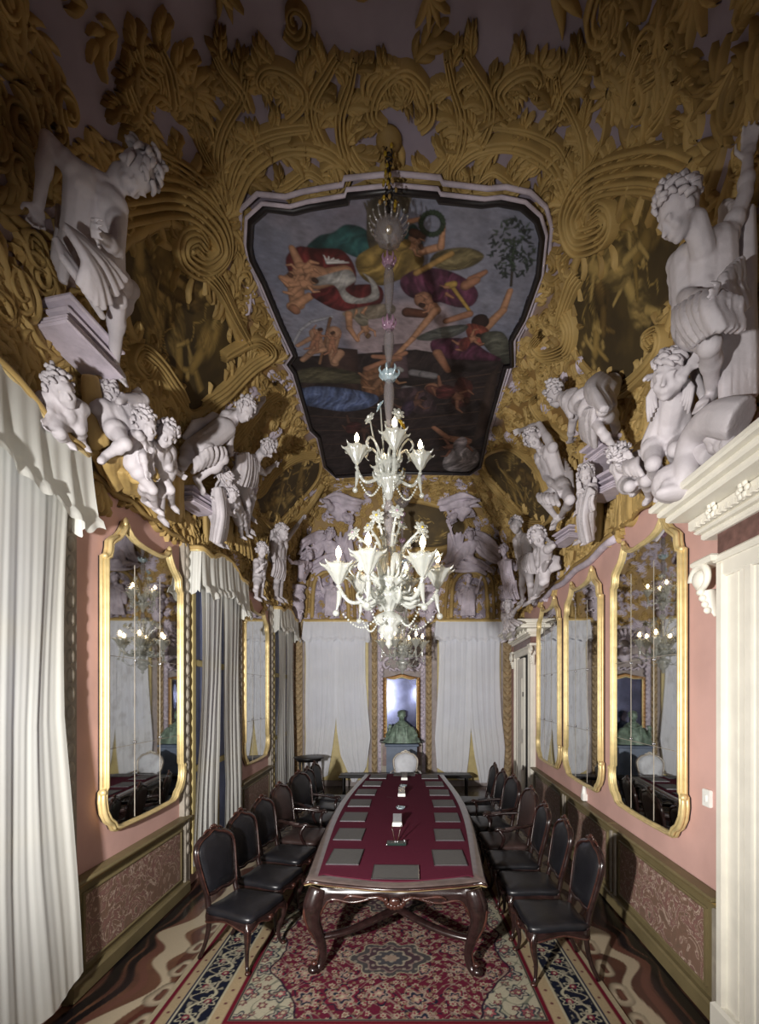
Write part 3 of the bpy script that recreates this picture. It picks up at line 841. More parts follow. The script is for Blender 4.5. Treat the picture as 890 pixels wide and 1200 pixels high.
for sx in (-1, 1):
    for sy in (-1, 1): cabriole(sx*.64, sy*(TL/2-.13), sx*.8, sy*.6, .70).obj('leg', T)
    cabriole(sx*.74, 0, sx, 0, .70).obj('leg', T)
def apron(p, q, H, nx=40, shell=True, y_out=(0,-1)):
    p = Vector(p); q = Vector(q); b = MB(); n = Vector((y_out[0], y_out[1], 0)); pts = []; pb = []
    for j in range(9):
        v = j/8
        for i in range(nx+1):
            u = i/nx; s_ = abs(2*u-1)
            dep = .085+.05*max(0, 1-s_*6)+.14*max(0,(s_-.86)/.14)**1.5-.022*sin(PI*min(1, s_*1.3)*2)
            pts.append(p.lerp(q, u)+V(0,0,H-dep*v)+n*(.02*sin(v*PI)+.012*(v > .85)))
            pb.append(p.lerp(q, u)+V(0,0,H-dep*v)-n*.02)
    b.grid(pts, nx+1, 9, M_WOOD); b.grid(pb, nx+1, 9, M_WOOD); e_ = [pts[8*(nx+1)+i] for i in range(nx+1)]
    b.tube(e_, .011, M_WOOD2, n=6, smooth=0)
    return b
hy = TL/2-.10
for s in (-1, 1):
    b = apron((-.62, s*hy, 0), (.62, s*hy, 0), .705, y_out=(0, s)); b.obj('apron', T)
    b = MB(); c = V(0, s*(hy+.035), .615)
    b.ell(c, (.05,.022,.035), M_WOOD2)
    for i in range(9):
        a = PI*i/8; b.ell(c+V(.075*cos(a), 0, -.055*sin(a)+.01), (.022,.014,.026), M_WOOD2, nu=8, nv=6)
    for sx in (-1, 1): b.tube([c+V(sx*.08,0,.01), c+V(sx*.14,0,.035), c+V(sx*.22,0,.03), c+V(sx*.36,.0,.045), c+V(sx*.42,0,.02)], [.018,.014,.009,.012,.006], M_WOOD2, n=8)
    b.obj('carved_shell', T)
    b = apron((s*.70, -hy+.05, 0), (s*.78, 0, 0), .705, y_out=(s, 0)); b.obj('apron', T)
    b = apron((s*.78, 0, 0), (s*.70, hy-.05, 0), .705, y_out=(s, 0)); b.obj('apron', T)
b = MB()
for s in (-1, 1):
    for sx in (-1, 1): b.tube([V(sx*.63, s*(TL/2-.16), .27), V(sx*.42, s*(TL/2-.25), .275), V(sx*.18, s*(TL/2-.42), .30), V(0, s*(TL/2-.62), .31)], [.034,.04,.042,.045], M_WOOD, n=10, flat=.75)
    b.tube([V(0, s*(TL/2-.60), .31), V(0, s*.9, .27), V(0, 0, .27)], [.05,.04,.04], M_WOOD, n=10, flat=.75)
    b.lathe([(0,.39),(.02,.38),(.045,.345),(.07,.33),(.06,.29),(.03,.27),(0,.265)], M_WOOD2, c=(0, s*(TL/2-.62), 0), n=14)
b.obj('stretcher', T)
ROTT = Matrix.Rotation(TROT, 3, 'Z')
def ontable(x, y, z=.781): 
    p = ROTT @ V(x, y-TCY, 0); return (TCX+p.x, TCY+p.y, z)
# blotters
def blotter(name='desk_blotter'):
    t = thing(name, 'x', 'desk pad')
    b = MB(); b.box((0,0,.005), (.30,.40,.009), M_MAT, bev=.003); b.obj('pad', t)
    b = MB()
    for s in (-1, 1): b.box((s*.146,0,.0065), (.008,.40,.009), M_BLACK)
    b.box((0,-.197,.0065),(.30,.008,.009), M_SILVER); b.box((0,.197,.0065),(.30,.008,.009), M_BLACK); b.obj('binding', t)
    return t
proto = blotter(); km = kidmap(proto)
ords = ['nearest', 'second', 'third', 'fourth', 'fifth', 'sixth', 'farthest']
first = True
ysL = [4.25, 4.93, 5.62, 6.33, 7.02, 7.68, 8.34]
for side in (-1, 1):
    for i, y in enumerate(ysL):
        o = proto if first else copy_tree(proto, km); first = False
        w = .745+.15*sin(PI*(.5+(y-TCY)/(TL+.3)))**1.3
        o.location = ontable(side*(w-.31), y); o.rotation_euler = (0,0,TROT+R.uniform(-.02,.02))
        tag(o, 'grey desk pad on the %s long side of the baize, %s from the camera' % ('left' if side < 0 else 'right', ords[i] if i in (0, 6) else ords[i]+' counting'), 'desk pad', 'desk pads on the baize')
o = copy_tree(proto, km); o.location = ontable(0.0, 3.90); o.rotation_euler = (0,0,TROT+PI/2); tag(o, 'grey desk pad centred at the near end of the table', 'desk pad', 'desk pads on the baize')
o = copy_tree(proto, km); o.location = ontable(0.0, 8.58); o.rotation_euler = (0,0,TROT+PI/2); tag(o, 'grey desk pad centred at the far end in front of the pale armchair', 'desk pad', 'desk pads on the baize')
# centre line of the table: pen stands, calendars, glass dishes
M_DG = mat('dark_green_marble', (30,44,40), .2, coat=.5)
def pen_stand(y, label):
    t = thing('pen_stand', label, 'pen stand', ontable(-.02, y), TROT, 'pen stands on the baize')
    b = MB(); b.box((0,0,.014), (.20,.10,.026), M_DG, bev=.006); b.obj('base', t)
    for s in (-1, 1):
        b = MB(); b.tube([V(s*.012,0,.028), V(s*.05,.03,.19)], [.006,.007,.004], M_WOOD2, n=8, smooth=3); b.ell((s*.012,0,.032),(.012,.012,.01),M_SILVER,nu=8,nv=6); b.obj('pen', t)
    b = MB(); b.ell((-.095,-.045,.012),(.01,.01,.012),M_SILVER,nu=8,nv=6); b.ell((.085,.03,.033),(.014,.01,.008),M_SILVER,nu=8,nv=6); b.obj('stud', t)
def calendar(y, x, label):
    t = thing('desk_calendar', label, 'calendar', ontable(x, y), TROT, 'desk calendars on the baize')
    rot = Matrix.Rotation(-.5, 3, 'X')
    b = MB(); b.box((0,.0,.075), (.10,.008,.13), M_SILVER, rot); b.obj('back_plate', t)
    b = MB(); b.box((0,-.045,.03), (.11,.06,.045), M_WHITEP, bev=.006); b.obj('card_block', t)
def dish(y, x, label):
    t = thing('glass_ashtray', label, 'ashtray', ontable(x, y), TROT, 'glass dishes on the baize')
    b = MB(); b.lathe([(0,.004),(.045,.004),(.062,.03),(.055,.032),(.04,.012),(0,.010)], M_BLUEG, n=18, lobes=8, amp=.05); b.obj('bowl', t)
    b = MB()
    for a in (0, 2.1, 4.2): b.ell((.055*cos(a), .055*sin(a), .034), (.014,.010,.008), M_SILVER, nu=8, nv=6)
    b.obj('rim_notch', t)
pen_stand(4.62, 'dark pen stand with two slanting pens nearest the camera')
calendar(5.28, -.03, 'silver and white desk calendar behind the nearest pen stand')
dish(6.03, -.01, 'shallow glass dish between the two nearest desk calendars')
calendar(6.78, -.01, 'silver and white desk calendar half way along the baize')
dish(7.45, .0, 'shallow glass dish in the far half of the baize')
calendar(8.05, .01, 'silver and white desk calendar nearest the far end of the table')
b = MB(); b.tube([V(-.04,0,.01), V(-.10,.09,.10)], .006, M_BLACK, n=8, smooth=3); t = thing('pen', 'dark pen lying by the half-way desk calendar', 'pen', ontable(-.10, 6.65), 0.3); b.v = [V(v.x, v.y, .006+ (v.z-.01)*.02) for v in b.v]; b.obj('barrel', t)

# ------------------------------------------------------------------ chairs
def make_chair(arm, label, leather=None, frame_m=None, frame2=None):
    A = frame_m or M_WOOD; A2 = frame2 or M_WOOD2; LT = leather or M_LEATHER
    t = thing('armchair' if arm else 'dining_chair', label, 'armchair' if arm else 'chair')
    W = .31 if arm else .25; Wb = .27 if arm else .21; D0, D1 = -.22, .25   # front is +Y
    # seat cushion
    def seat_out(k): return [(-W*k, D1*k), (-W*.5*k, (D1+.02)*k), (0, (D1+.03)*k), (W*.5*k, (D1+.02)*k), (W*k, D1*k), (W*.93*k, 0), (Wb*k, D0*k), (0, D0*k), (-Wb*k, D0*k), (-W*.93*k, 0)]
    b = MB(); prev = None; mi = b.mi(LT)
    for k_, z in ((.96,.415),(1.0,.44),(.98,.462),(.85,.478),(.5,.487),(.05,.49)):
        O = [(p.x, p.y) for p in crom([V(x,y,0) for x,y in seat_out(k_)], 3, True)]; base = len(b.v)
        b.v.extend(V(x,y,z) for x,y in O)
        if prev is not None:
            for i in range(len(O)): b.face((prev+i, prev+(i+1)%len(O), base+(i+1)%len(O), base+i), mi)
        prev = base
    b.face([prev+i for i in range(len(O))], mi); b.obj('seat', t)
    # seat rail with scalloped lower edge
    b = MB(); O = crom([V(x,y,0) for x,y in seat_out(1.01)], 6, True); n = len(O); mi = b.mi(A); pts = []
    for z_ in (0, .3, .7, 1):
        for i, p in enumerate(O): 
            dep = .055+.02*cos(i/n*2*PI*5); pts.append(V(p.x*(1.0+.02*sin(z_*PI)), p.y*(1.0+.02*sin(z_*PI)), .425-dep*z_))
    b.grid(pts, n, 4, A, closed=True); b.tube([pts[3*n+i] for i in range(n)], .008, A2, n=6, smooth=0, closed=True)
    b.ell((0, D1+.045, .385), (.035,.014,.022), A2, nu=8, nv=6); b.obj('seat_rail', t)
    for s in (-1, 1):
        b = MB(); o = V(s*.7,.7,0); x, y = s*(W-.025), D1-.03
        P = [V(x,y,.42)+o*.01, V(x,y,.36)+o*.035, V(x,y,.28)+o*.028, V(x,y,.16)+o*-.008, V(x,y,.06)+o*.0, V(x,y,.014)+o*.035]
        b.tube(P, [.026,.032,.026,.018,.014,.017], A, n=10, smooth=4); b.ell(P[-1]+V(0,0,.006), (.024,.024,.018), A2, nu=8, nv=6)
        b.tube([P[0]+o*.026, P[1]+o*.032, P[2]+o*.024, P[3]+o*.018], [.004,.009,.006,.003], A2, n=6, smooth=4)
        b.obj('leg', t)
        b = MB(); x, y = s*(Wb-.02), D0+.01
        b.tube([V(x,y,.44), V(x,y-.0,.30), V(x+s*.01,y-.03,.15), V(x+s*.015,y-.09,.014)], [.024,.022,.018,.018], A, n=8, smooth=4); b.obj('leg', t)
    # back frame: cartouche shape, slightly raked
    def bk(x, z): return V(x, D0-.0-(z-.44)*.20, z)
    hb = Wb
    zt = 1.07 if not arm else 1.10
    side_pts = [bk(hb*.86,.44), bk(hb*.84,.56), bk(hb*.98,.72), bk(hb*1.08,.88), bk(hb*1.02,.96), bk(hb*.72,zt-.055), bk(hb*.35,zt-.03), bk(0,zt)]
    loop = side_pts+[V(-p.x,p.y,p.z) for p in side_pts[-2::-1]]
    b = MB(); b.tube(loop, [.024,.024,.024,.025,.026,.025,.022,.024,.022,.025,.026,.025,.024,.024,.024], A, n=10, smooth=4)
    b.tube([p+V(0,.022,0) for p in loop[1:-1]], .007, A2, n=6, smooth=4)
    b.tube([bk(-hb*.84,.56), bk(-hb*.4,.545), bk(0,.56), bk(hb*.4,.545), bk(hb*.84,.56)], .019, A, n=8, smooth=3)
    b.obj('back_frame', t)
    b = MB(); c = bk(0, zt+.005)
    for i in range(7):
        a = PI*i/6; b.ell(c+V(.04*cos(a),.012,.03*sin(a)), (.014,.012,.018), A2, nu=8, nv=6)
    for s in (-1, 1): b.tube([c+V(s*.03,.01,0), c+V(s*.08,.01,.004), c+V(s*.12,.01,-.02)], [.014,.012,.005], A2, n=6, smooth=3)
    b.obj('crest', t)
    # upholstered back
    b = MB(); prev = None
    poly = crom([V(p.x*.93, p.y, .56+(p.z-.56)*.97+.008) for p in loop[1:-1]], 2)
    cen = sum(poly, V(0,0,0))/len(poly)
    for sgn in (1, -1):
        prev = None
        for k_, dy in ((1,.004),(.94,.022),(.7,.032),(.3,.036),(.04,.037)):
            base = len(b.v); b.v.extend(cen+(p-cen)*k_+V(0,sgn*dy,0) for p in poly); n = len(poly); mi = b.mi(LT)
            if prev is not None:
                for i in range(n): b.face((prev+i, prev+(i+1)%n, base+(i+1)%n, base+i), mi)
            prev = base
        b.face([prev+i for i in range(n)], mi)
    b.obj('backrest', t)
    if arm:
        for s in (-1, 1):
            b = MB()
            b.tube([bk(s*hb*.98,.72)+V(s*.005,.0,0), V(s*(W+.02),-.06,.70), V(s*(W+.04),.08,.675), V(s*(W+.03),.17,.69), V(s*(W+.02),.20,.665)], [.018,.020,.022,.024,.020], A, n=10, smooth=4)
            b.tube([V(s*(W+.025),.16,.68), V(s*(W+.05),.11,.60), V(s*(W+.02),.12,.50), V(s*(W-.01),.15,.43)], [.018,.022,.018,.022], A, n=10, smooth=4)
            b.obj('arm', t)
            b = MB(); b.tube([V(s*(W+.025),-.04,.718), V(s*(W+.038),.03,.702), V(s*(W+.038),.09,.70)], [.018,.026,.018], LT, n=8, smooth=4, flat=.7); b.obj('arm_pad', t)
    return t
ch = make_chair(False, 'x'); ac = make_chair(True, 'x')
acb = make_chair(True, 'x', leather=M_LEATHB)
kc, ka, kb = kidmap(ch), kidmap(ac), kidmap(acb)
used = set()
def put(kind, x, y, rz, label, group='carved chairs along the table'):
    src, km_ = {'c': (ch, kc), 'a': (ac, ka), 'b': (acb, kb)}[kind]
    o = src if kind not in used else copy_tree(src, km_)
    used.add(kind); o.location = (x, y, .012); o.rotation_euler = (0,0,rz)
    tag(o, label, 'armchair' if kind != 'c' else 'chair', group)
D = math.radians
# front (+Y local) must face the table: left side faces +x => rz=-90deg
Ls = [('c',-1.40,4.02,-110,'black leather chair at the front left corner, nearest the camera'),
      ('c',-1.36,4.64,-106,'black leather side chair, second from the camera on the left'),
      ('c',-1.33,5.28,-104,'black leather side chair, third from the camera on the left'),
      ('b',-1.28,5.94,-100,'brown-seated armchair in the middle of the left row'),
      ('a',-1.24,6.80,-108,'armchair with curved pale-edged arms, fifth from the camera on the left'),
      ('c',-1.22,7.40,-100,'dark chair, sixth from the camera on the left'),
      ('c',-1.20,7.98,-98,'dark chair at the far end of the left row')]
Rs = [('c',1.28,3.82,92,'black leather chair at the front right corner, nearest the camera'),
      ('c',1.28,4.46,88,'black leather side chair, second from the camera on the right'),
      ('c',1.28,5.08,88,'black leather side chair, third from the camera on the right'),
      ('b',1.32,5.74,92,'brown-seated armchair in the middle of the right row'),
      ('a',1.30,6.52,96,'armchair with wide pale arms, fifth from the camera on the right'),
      ('c',1.30,7.20,94,'dark chair, sixth from the camera on the right'),
      ('c',1.30,7.85,92,'dark chair at the far end of the right row')]
for k_, x, y, a, l in Ls+Rs: put(k_, x, y, D(a), l)
pal = make_chair(True, 'x', leather=mat('pale_upholstery', (176,178,184), .5), frame_m=mat('silvered_wood', (150,140,130), .35, .3), frame2=mat('silvered_wood_light', (190,184,172), .35, .3))
pal.location = (.10, 9.35, .012); pal.scale = (.88,.88,.96); pal.rotation_euler = (0,0,PI); tag(pal, 'pale silver-framed armchair at the head of the table before the pedestal', 'armchair')
# small black stand in far left corner
t = thing('pedestal_table', 'small black stand with turned legs in the far left corner', 'side table', (-2.02, 9.9, 0))
b = MB(); b.lathe([(0,.93),(.32,.93),(.34,.915),(.33,.90),(.28,.885),(.26,.84),(0,.84)], M_BLACK, n=8); b.obj('top', t)
for i in range(4):
    a = PI/4+i*PI/2; b = MB(); c = V(.22*cos(a), .22*sin(a), 0)
    b.tube([c+V(0,0,.86), c+V(0,0,.70), c*.9+V(0,0,.45), c*1.0+V(0,0,.2), c*1.15+V(0,0,.02)], [.03,.02,.028,.016,.024], M_BLACK, n=8); b.obj('leg', t)
b = MB(); b.box((0,0,.22),(.3,.3,.03),M_BLACK,bev=.01); b.obj('shelf', t)
t = thing('low_bench', 'long low black bench along the end wall behind the armchair', 'bench', (.1, DEND-.98, 0))
b = MB(); b.box((0,0,.44), (3.0,.36,.07), M_BLACK, bev=.02); b.obj('seat', t)
for sx in (-1.4,-.5,.5,1.4):
    for sy in (-.13,.13):
        b = MB(); b.tube([V(sx,sy,.41), V(sx,sy,.2), V(sx,sy,.0)], [.03,.02,.025], M_BLACK, n=8); b.obj('leg', t)
# ------------------------------------------------------------------ stucco ornament on the vault
def strip(b, P2, W, H, dom, m, lobes=0, n=5, na=9, taper=1., base=0., tip=.25, rise=0.):
    """acanthus-like leaf or fluted band laid on a curved surface"""
    P = crom([V(p[0], p[1], 0) for p in P2], n); L = len(P)
    if L < 3: return
    mi = b.mi(m); bi = len(b.v)
    for i, p in enumerate(P):
        t = i/(L-1); d = (P[min(i+1,L-1)]-P[max(i-1,0)]); 
        d = d.normalized() if d.length > 1e-6 else V(1,0,0)
        nn = V(-d.y, d.x, 0)
        if lobes:
            env = (sin(PI*min(1,(t*.92+.08)))**.7)*(1-.25*t)
            x = abs(sin(PI*t*lobes)); w = W*env*(.66+.34*x**.6)
            rg = .62
        else:
            w = W*(base+(1-base)*(1-t)**taper) if taper else W
            rg = .5
        for k in range(na):
            u = -1+2*k/(na-1)
            prof = (1-abs(u)**3)*(1-rg+rg*cos(u*PI*(1.5 if na < 8 else (2.5 if na < 12 else 3.5)))**2)
            hh = H*prof*(.55+.45*sin(PI*min(1,t*1.1))) + rise*t*t*(1-abs(u)*.3)*(1 if abs(u) < .99 else 0)
            if k in (0, na-1): hh = -.012
            if i in (0,): hh *= .3
            back = -abs(u)*w*.35 if lobes else 0
            q = p+nn*(u*w)-d*(abs(u)*w*.5 if lobes else 0)
            b.v.append(dom(q.x, q.y, hh))
    for i in range(L-1):
        for k in range(na-1):
            a = bi+i*na+k; b.face((a, a+1, a+na+1, a+na), mi)
def tongue(b, x, y, ang, ln, cur, W, H, dom, mi, nr=5):
    """one rounded finger of an acanthus leaf"""
    bi = len(b.v); a = ang
    for i in range(nr+1):
        t = i/nr; w = W*(.55+.75*sin(PI*min(1,t*.85+.1)))*(1-t**3*.75); h = H*(.6+.6*t)
        cx, cy = -sin(a), cos(a)
        for u, hh in ((-1,-.012),(-.55,.75*h),(0,h),(.55,.75*h),(1,-.012)):
            b.v.append(dom(x+cx*u*w, y+cy*u*w, hh if t < .99 else hh*.6))
        x += ln/nr*cos(a); y += ln/nr*sin(a); a += cur/nr*(.5+t)
    for i in range(nr):
        for k in range(4):
            q = bi+i*5+k; b.face((q, q+1, q+6, q+5), mi)
def acanthus(b, x, y, ang, ln, cur, W, H, dom, m, nt=4):
    mi = b.mi(m); n = 8; P = []; px_, py_, a = x, y, ang
    for i in range(n+1):
        P.append((px_, py_, a)); px_ += ln/n*cos(a); py_ += ln/n*sin(a); a += cur/n*(.4+1.2*i/n)
    for j in range(nt):
        t = .06+.80*j/nt; qx, qy, qa = P[int(t*n)]
        for s_ in (-1, 1):
            tongue(b, qx, qy, qa+s_*(.85-.35*t), W*(1.55-.55*t)*(1 if j else .8), -s_*.75+cur*.25, W*.25, H*(.75+.25*t), dom, mi, 4)
    x0_, y0_, a0_ = P[0]; tongue(b, x0_, y0_, a0_, ln, cur, W*.24, H*1.25, dom, mi, 8)
def ridged(b, P2, W, H, dom, m, nr=4, taper=.6, base=.5, n=5):
    """fluted band: parallel rounded ridges following one curve"""
    P = crom([V(p[0], p[1], 0) for p in P2], n); L = len(P); mi = b.mi(m)
    for r_ in range(nr):
        c0 = (-1+(2*r_+1)/nr); bi = len(b.v); hk = 1-.35*abs(c0)+.25*(r_ == nr-1)
        for i, p in enumerate(P):
            t = i/(L-1); d = P[min(i+1,L-1)]-P[max(i-1,0)]; d = d.normalized() if d.length > 1e-6 else V(1,0,0)
            nn = V(-d.y, d.x, 0); w = W*(base+(1-base)*(1-t)**taper)
            for u, hh in ((-1,-.012),(-.6,.8),(0,1.),(.6,.8),(1,-.012)):
                q = p+nn*(w*(c0+u*.98/nr)); b.v.append(dom(q.x, q.y, hh if hh < 0 else hh*H*hk*min(1, .5+t*4)))
        for i in range(L-1):
            for k in range(4):
                q = bi+i*5+k; b.face((q, q+1, q+6, q+5), mi)
def curl2(p, ang, ln, cur, n=6):
    """2D spine starting at p heading ang, curving by cur radians overall, tightening"""
    P = [(p[0], p[1])]; x, y = p; a = ang
    for i in range(n):
        x += ln/n*cos(a); y += ln/n*sin(a); a += cur/n*(.4+1.2*i/n); P.append((x, y))
    return P
def volute2(c, r, turns, a0, sgn, n=None):
    n = n or int(turns*10); return [(c[0]+r*(1-.85*i/n)*cos(a0+sgn*2*PI*turns*i/n), c[1]+r*(1-.85*i/n)*sin(a0+sgn*2*PI*turns*i/n)) for i in range(n+1)]
def spray(b, P2, W, H, dom, m, leafL, nleaf, rng, m2=None, ridge=True):
    """stem with alternating acanthus leaves"""
    C_ = crom([V(p[0],p[1],0) for p in P2], 6); L = len(C_)
    ridged(b, [(p.x,p.y) for p in C_[::3]]+[(C_[-1].x, C_[-1].y)], W, H*1.2, dom, m, 3, taper=.7, base=.35, n=3)
    for k in range(nleaf):
        t = (k+.5)/nleaf; i = int(t*(L-2)); p = C_[i]; d = (C_[i+1]-p).normalized(); s_ = 1 if k % 2 else -1
        a = math.atan2(d.y, d.x)+s_*rng.uniform(.45,.8); ll = leafL*(1.1-.5*t)*rng.uniform(.8,1.15)
        q = (p.x-d.y*s_*W*.4, p.y+d.x*s_*W*.4)
        acanthus(b, q[0], q[1], a, ll, s_*rng.uniform(.5,2.0), ll*.36, H*rng.uniform(.8,1.2), dom, m2 if (m2 and rng.random() < .3) else m, rng.randint(4,6))
def pip(x, y, poly):
    c = False; n = len(poly); j = n-1
    for i in range(n):
        if (poly[i][1] > y) != (poly[j][1] > y) and x < (poly[j][0]-poly[i][0])*(y-poly[i][1])/(poly[j][1]-poly[i][1])+poly[i][0]: c = not c
        j = i
    return c
def grow(poly, k):
    cx = sum(p[0] for p in poly)/len(poly); cy = sum(p[1] for p in poly)/len(poly)
    o = []
    for x, y in poly:
        d = math.hypot(x-cx, y-cy); o.append((cx+(x-cx)*(d+k)/d, cy+(y-cy)*(d+k)/d))
    return o
def mir(pts): return [(940-x, y) for x, y in pts]
rng = random.Random(21)
# ---- ceiling canvas outline in the plane z = ZP
ZP = 6.88
def canv(px, py): d = F*(ZP-CAMZ)/(PY0-py); return ((px-PX0)/F*d, d)
def zt(ox, oy, s): return lambda pts: [(ox+x*s, oy+y*s) for x, y in pts]
zc = zt(280, 210, .4157)
OUT = zc([(38,190),(42,120),(85,82),(160,92),(205,80),(308,64),(312,48),(440,36),(555,46),(562,60),(680,72),(725,66),(790,78),(832,115),(848,165),(838,270),(795,390),(762,450),(766,520),(746,524),(700,700),(692,745),(680,805),(650,826),(450,822),(275,834),(245,805),(228,722),(206,700),(163,540),(146,515),(165,490),(128,410),(78,290),(45,225)])
OUT = [canv(*p) for p in OUT]
# ---- medallions
zL = zt(20,130,.337); zR = zt(600,180,.326)
MED = {
 'L1': zL([(520,405),(590,470),(650,560),(690,640),(730,740),(770,830),(745,930),(620,1035),(560,1000),(500,905),(440,830),(385,740),(370,620),(355,500),(430,440)]),
 'R1': zR([(380,150),(300,280),(235,440),(205,600),(250,720),(330,800),(430,810),(520,740),(560,640),(590,540),(620,400),(620,250),(560,180),(470,150)]),
 'L2': [(372,538),(352,540),(332,550),(312,568),(298,590),(318,612),(335,600),(355,580),(370,560)],
 'R2': [(598,527),(572,534),(572,550),(584,566),(604,588),(622,606),(640,612),(650,592),(640,568),(626,548),(612,534)],
}
MEDS = {k: [px2s(*p) for p in v] for k, v in MED.items()}
THIRD = [(512,594),(480,588),(452,596),(440,612),(448,632),(476,642),(520,640),(544,624),(540,606)]
MEDE = {'E': [px2e(*p) for p in THIRD]}
def painted_panel(poly, dom, seed, base, figs, t, off=.02):
    P = crom([V(p[0],p[1],0) for p in poly], 8, True); n = len(P)
    c = sum(P, V(0,0,0))/n; rings = 46
    A = np.array([[ (c.x+(p.x-c.x)*r/rings, c.y+(p.y-c.y)*r/rings) for p in P] for r in range(rings+1)])
    X, Y = A[...,0], A[...,1]; G = np.array([[tuple(dom(float(X[j,i]), float(Y[j,i]), off)) for i in range(n)] for j in range(rings+1)])
    me = gridmesh('painted_surface', G, M_PAINT, closedu=True)
    pt = Paint(X, Y, base)
    pt.over(.6*np.clip(fbm(X*2.5, Y*2.5, seed)*2-.6, 0, 1), L3((38,30,20)))
    pt.over(.5*np.clip(fbm(X*4+5, Y*4, seed+1)*3-1.7, 0, 1), L3((112,92,48)))
    rs = random.Random(seed); ocs = [(146,122,68),(124,102,54),(164,140,84),(100,80,42)]
    w_ = max(abs(p.x-c.x) for p in P); h_ = max(abs(p.y-c.y) for p in P)
    for k in range(figs):      # figures in monochrome: torso, limbs, head, cloth
        fx_, fy_ = c.x+rs.uniform(-.55,.55)*w_, c.y+rs.uniform(-.55,.55)*h_; a = rs.uniform(0, 6.28); s_ = rs.uniform(.20,.30)*min(1, h_)
        u_ = (cos(a), sin(a)); v_ = (-u_[1], u_[0]); q = lambda i, j: (fx_+u_[0]*i*s_+v_[0]*j*s_, fy_+u_[1]*i*s_+v_[1]*j*s_)
        oc = ocs[k % 4]
        pt.blob([q(-.9,-.5),q(-.2,-.6),(q(.4,-.3)),q(.5,.4),q(-.3,.7),q(-1.1,.5),q(-1.5,0)], oc, (60,46,24), .6, a+1.2, 22, seed=seed+k)
        pt.limb(q(.3,.0), q(1.1,.1), s_*.30, s_*.26, oc); pt.limb(q(1.5,.15), q(1.6,.15), s_*.16, s_*.15, ocs[2])
        pt.limb(q(1.0,.3), q(.7,.9), s_*.12, s_*.09, ocs[2]); pt.limb(q(.7,.9), q(1.3,1.3), s_*.09, s_*.06, ocs[2])
        pt.limb(q(1.0,-.2), q(1.2,-.9), s_*.12, s_*.08, oc); pt.limb(q(-.9,.2), q(-1.7,.6), s_*.17, s_*.12, ocs[2]); pt.limb(q(-1.7,.6), q(-2.3,.3), s_*.12, s_*.07, oc)
        pt.line([q(-1.2+.3*i, .9+.2*sin(i*2.)) for i in range(8)], s_*.035, (150,126,70))
    vcol(me, pt.C); return link('painted_surface', me, t)
def band_frame(b, poly, dom, w, h, m, m2, grown=.05):
    Q = [(p.x, p.y) for p in crom([V(p[0],p[1],0) for p in grow(poly, grown)], 6, True)]
    n = len(Q)
    P3 = [dom(x, y, h*.4) for x, y in Q]; b.tube(P3, w*.5, m, n=8, smooth=0, closed=True)
    Q2 = [dom(*q, h*.5) for q in grow(Q, -w*.55)]; b.tube(Q2, w*.16, m2, n=6, smooth=0, closed=True)
    Q2 = [dom(*q, h*.2) for q in grow(Q, w*.6)]; b.tube(Q2, w*.2, m, n=6, smooth=0, closed=True)
    return Q
names = {'L1': 'big olive-brown painted panel on the left cove beside the tall bowed statue', 'R1': 'big olive-brown painted panel on the right cove beside the curly-haired statue',
         'L2': 'smaller painted panel far along the left cove', 'R2': 'smaller painted panel far along the right cove'}
for k_, poly in MEDS.items():
    t = thing('painted_panel', names[k_], 'painting', (0,0,0), 0, 'monochrome painted panels on the cove')
    painted_panel(poly, vault, {'L1':3,'R1':8,'L2':13,'R2':17}[k_], (78,64,36), 7 if '1' in k_ else 6, t)
    b = MB(); band_frame(b, poly, vault, .085 if '1' in k_ else .075, .06, M_GOLD, M_GOLD2); b.obj('stucco_frame', t)
t = thing('painted_panel', 'oval olive painted panel over the middle of the end wall', 'painting', (0,0,0), 0, 'monochrome painted panels on the cove')
painted_panel(MEDE['E'], endv, 23, (86,70,40), 5, t); b = MB(); band_frame(b, MEDE['E'], endv, .10, .06, M_GOLD, M_GOLD2); b.obj('stucco_frame', t)

# ---- traced acanthus stems (left), mirrored to the right
za = zt(180, 60, .337)
STEMS = [
 (za([(265,560),(300,440),(380,350),(480,310),(600,330),(675,400),(650,465),(615,455)]), .075, 13, .30),
 (za([(235,520),(215,430),(212,330),(240,240),(300,150),(320,60)]), .06, 8, .34),
 (za([(215,440),(185,380),(140,290),(125,200)]), .035, 4, .22),
 (za([(250,470),(260,400),(330,300),(430,255),(540,240)]), .05, 8, .26),
 (za([(330,200),(300,110),(240,40),(210,-20)]), .06, 6, .30),
 (za([(460,220),(520,130),(470,60),(400,40),(370,80),(400,110)]), .06, 8, .26),
 (za([(600,330),(560,240),(552,150),(600,60),(640,-10)]), .06, 8, .28),
 (za([(690,400),(655,300),(650,200),(680,100),(700,0)]), .06, 8, .28),
 (za([(680,330),(740,400),(800,420),(860,400)]), .05, 5, .22),
 (za([(420,470),(480,440),(540,400),(600,440)]), .045, 6, .22),
 (za([(800,260),(760,200),(780,110),(840,50),(900,90),(880,150),(840,140)]), .06, 9, .22),
 (za([(230,560),(180,470),(90,400),(0,350),(-60,330)]), .07, 9, .30),
 (za([(0,100),(-60,60),(-100,-30)]), .06, 6, .32),
 (za([(-30,260),(-80,200),(-120,100)]), .06, 6, .32),
 (za([(60,200),(40,60),(0,-30)]), .06, 6, .30),
 (za([(470,520),(560,470),(660,490),(760,450),(850,440)]), .04, 9, .16),
]
b = MB()
for pts, W, nl, ll in STEMS:
    for PP in (pts, mir(pts)):
        spray(b, [px2s(*p) for p in PP], W, .075, vault, M_GOLD, ll*.9, max(3,int(nl*.75)), rng, M_GOLD2)
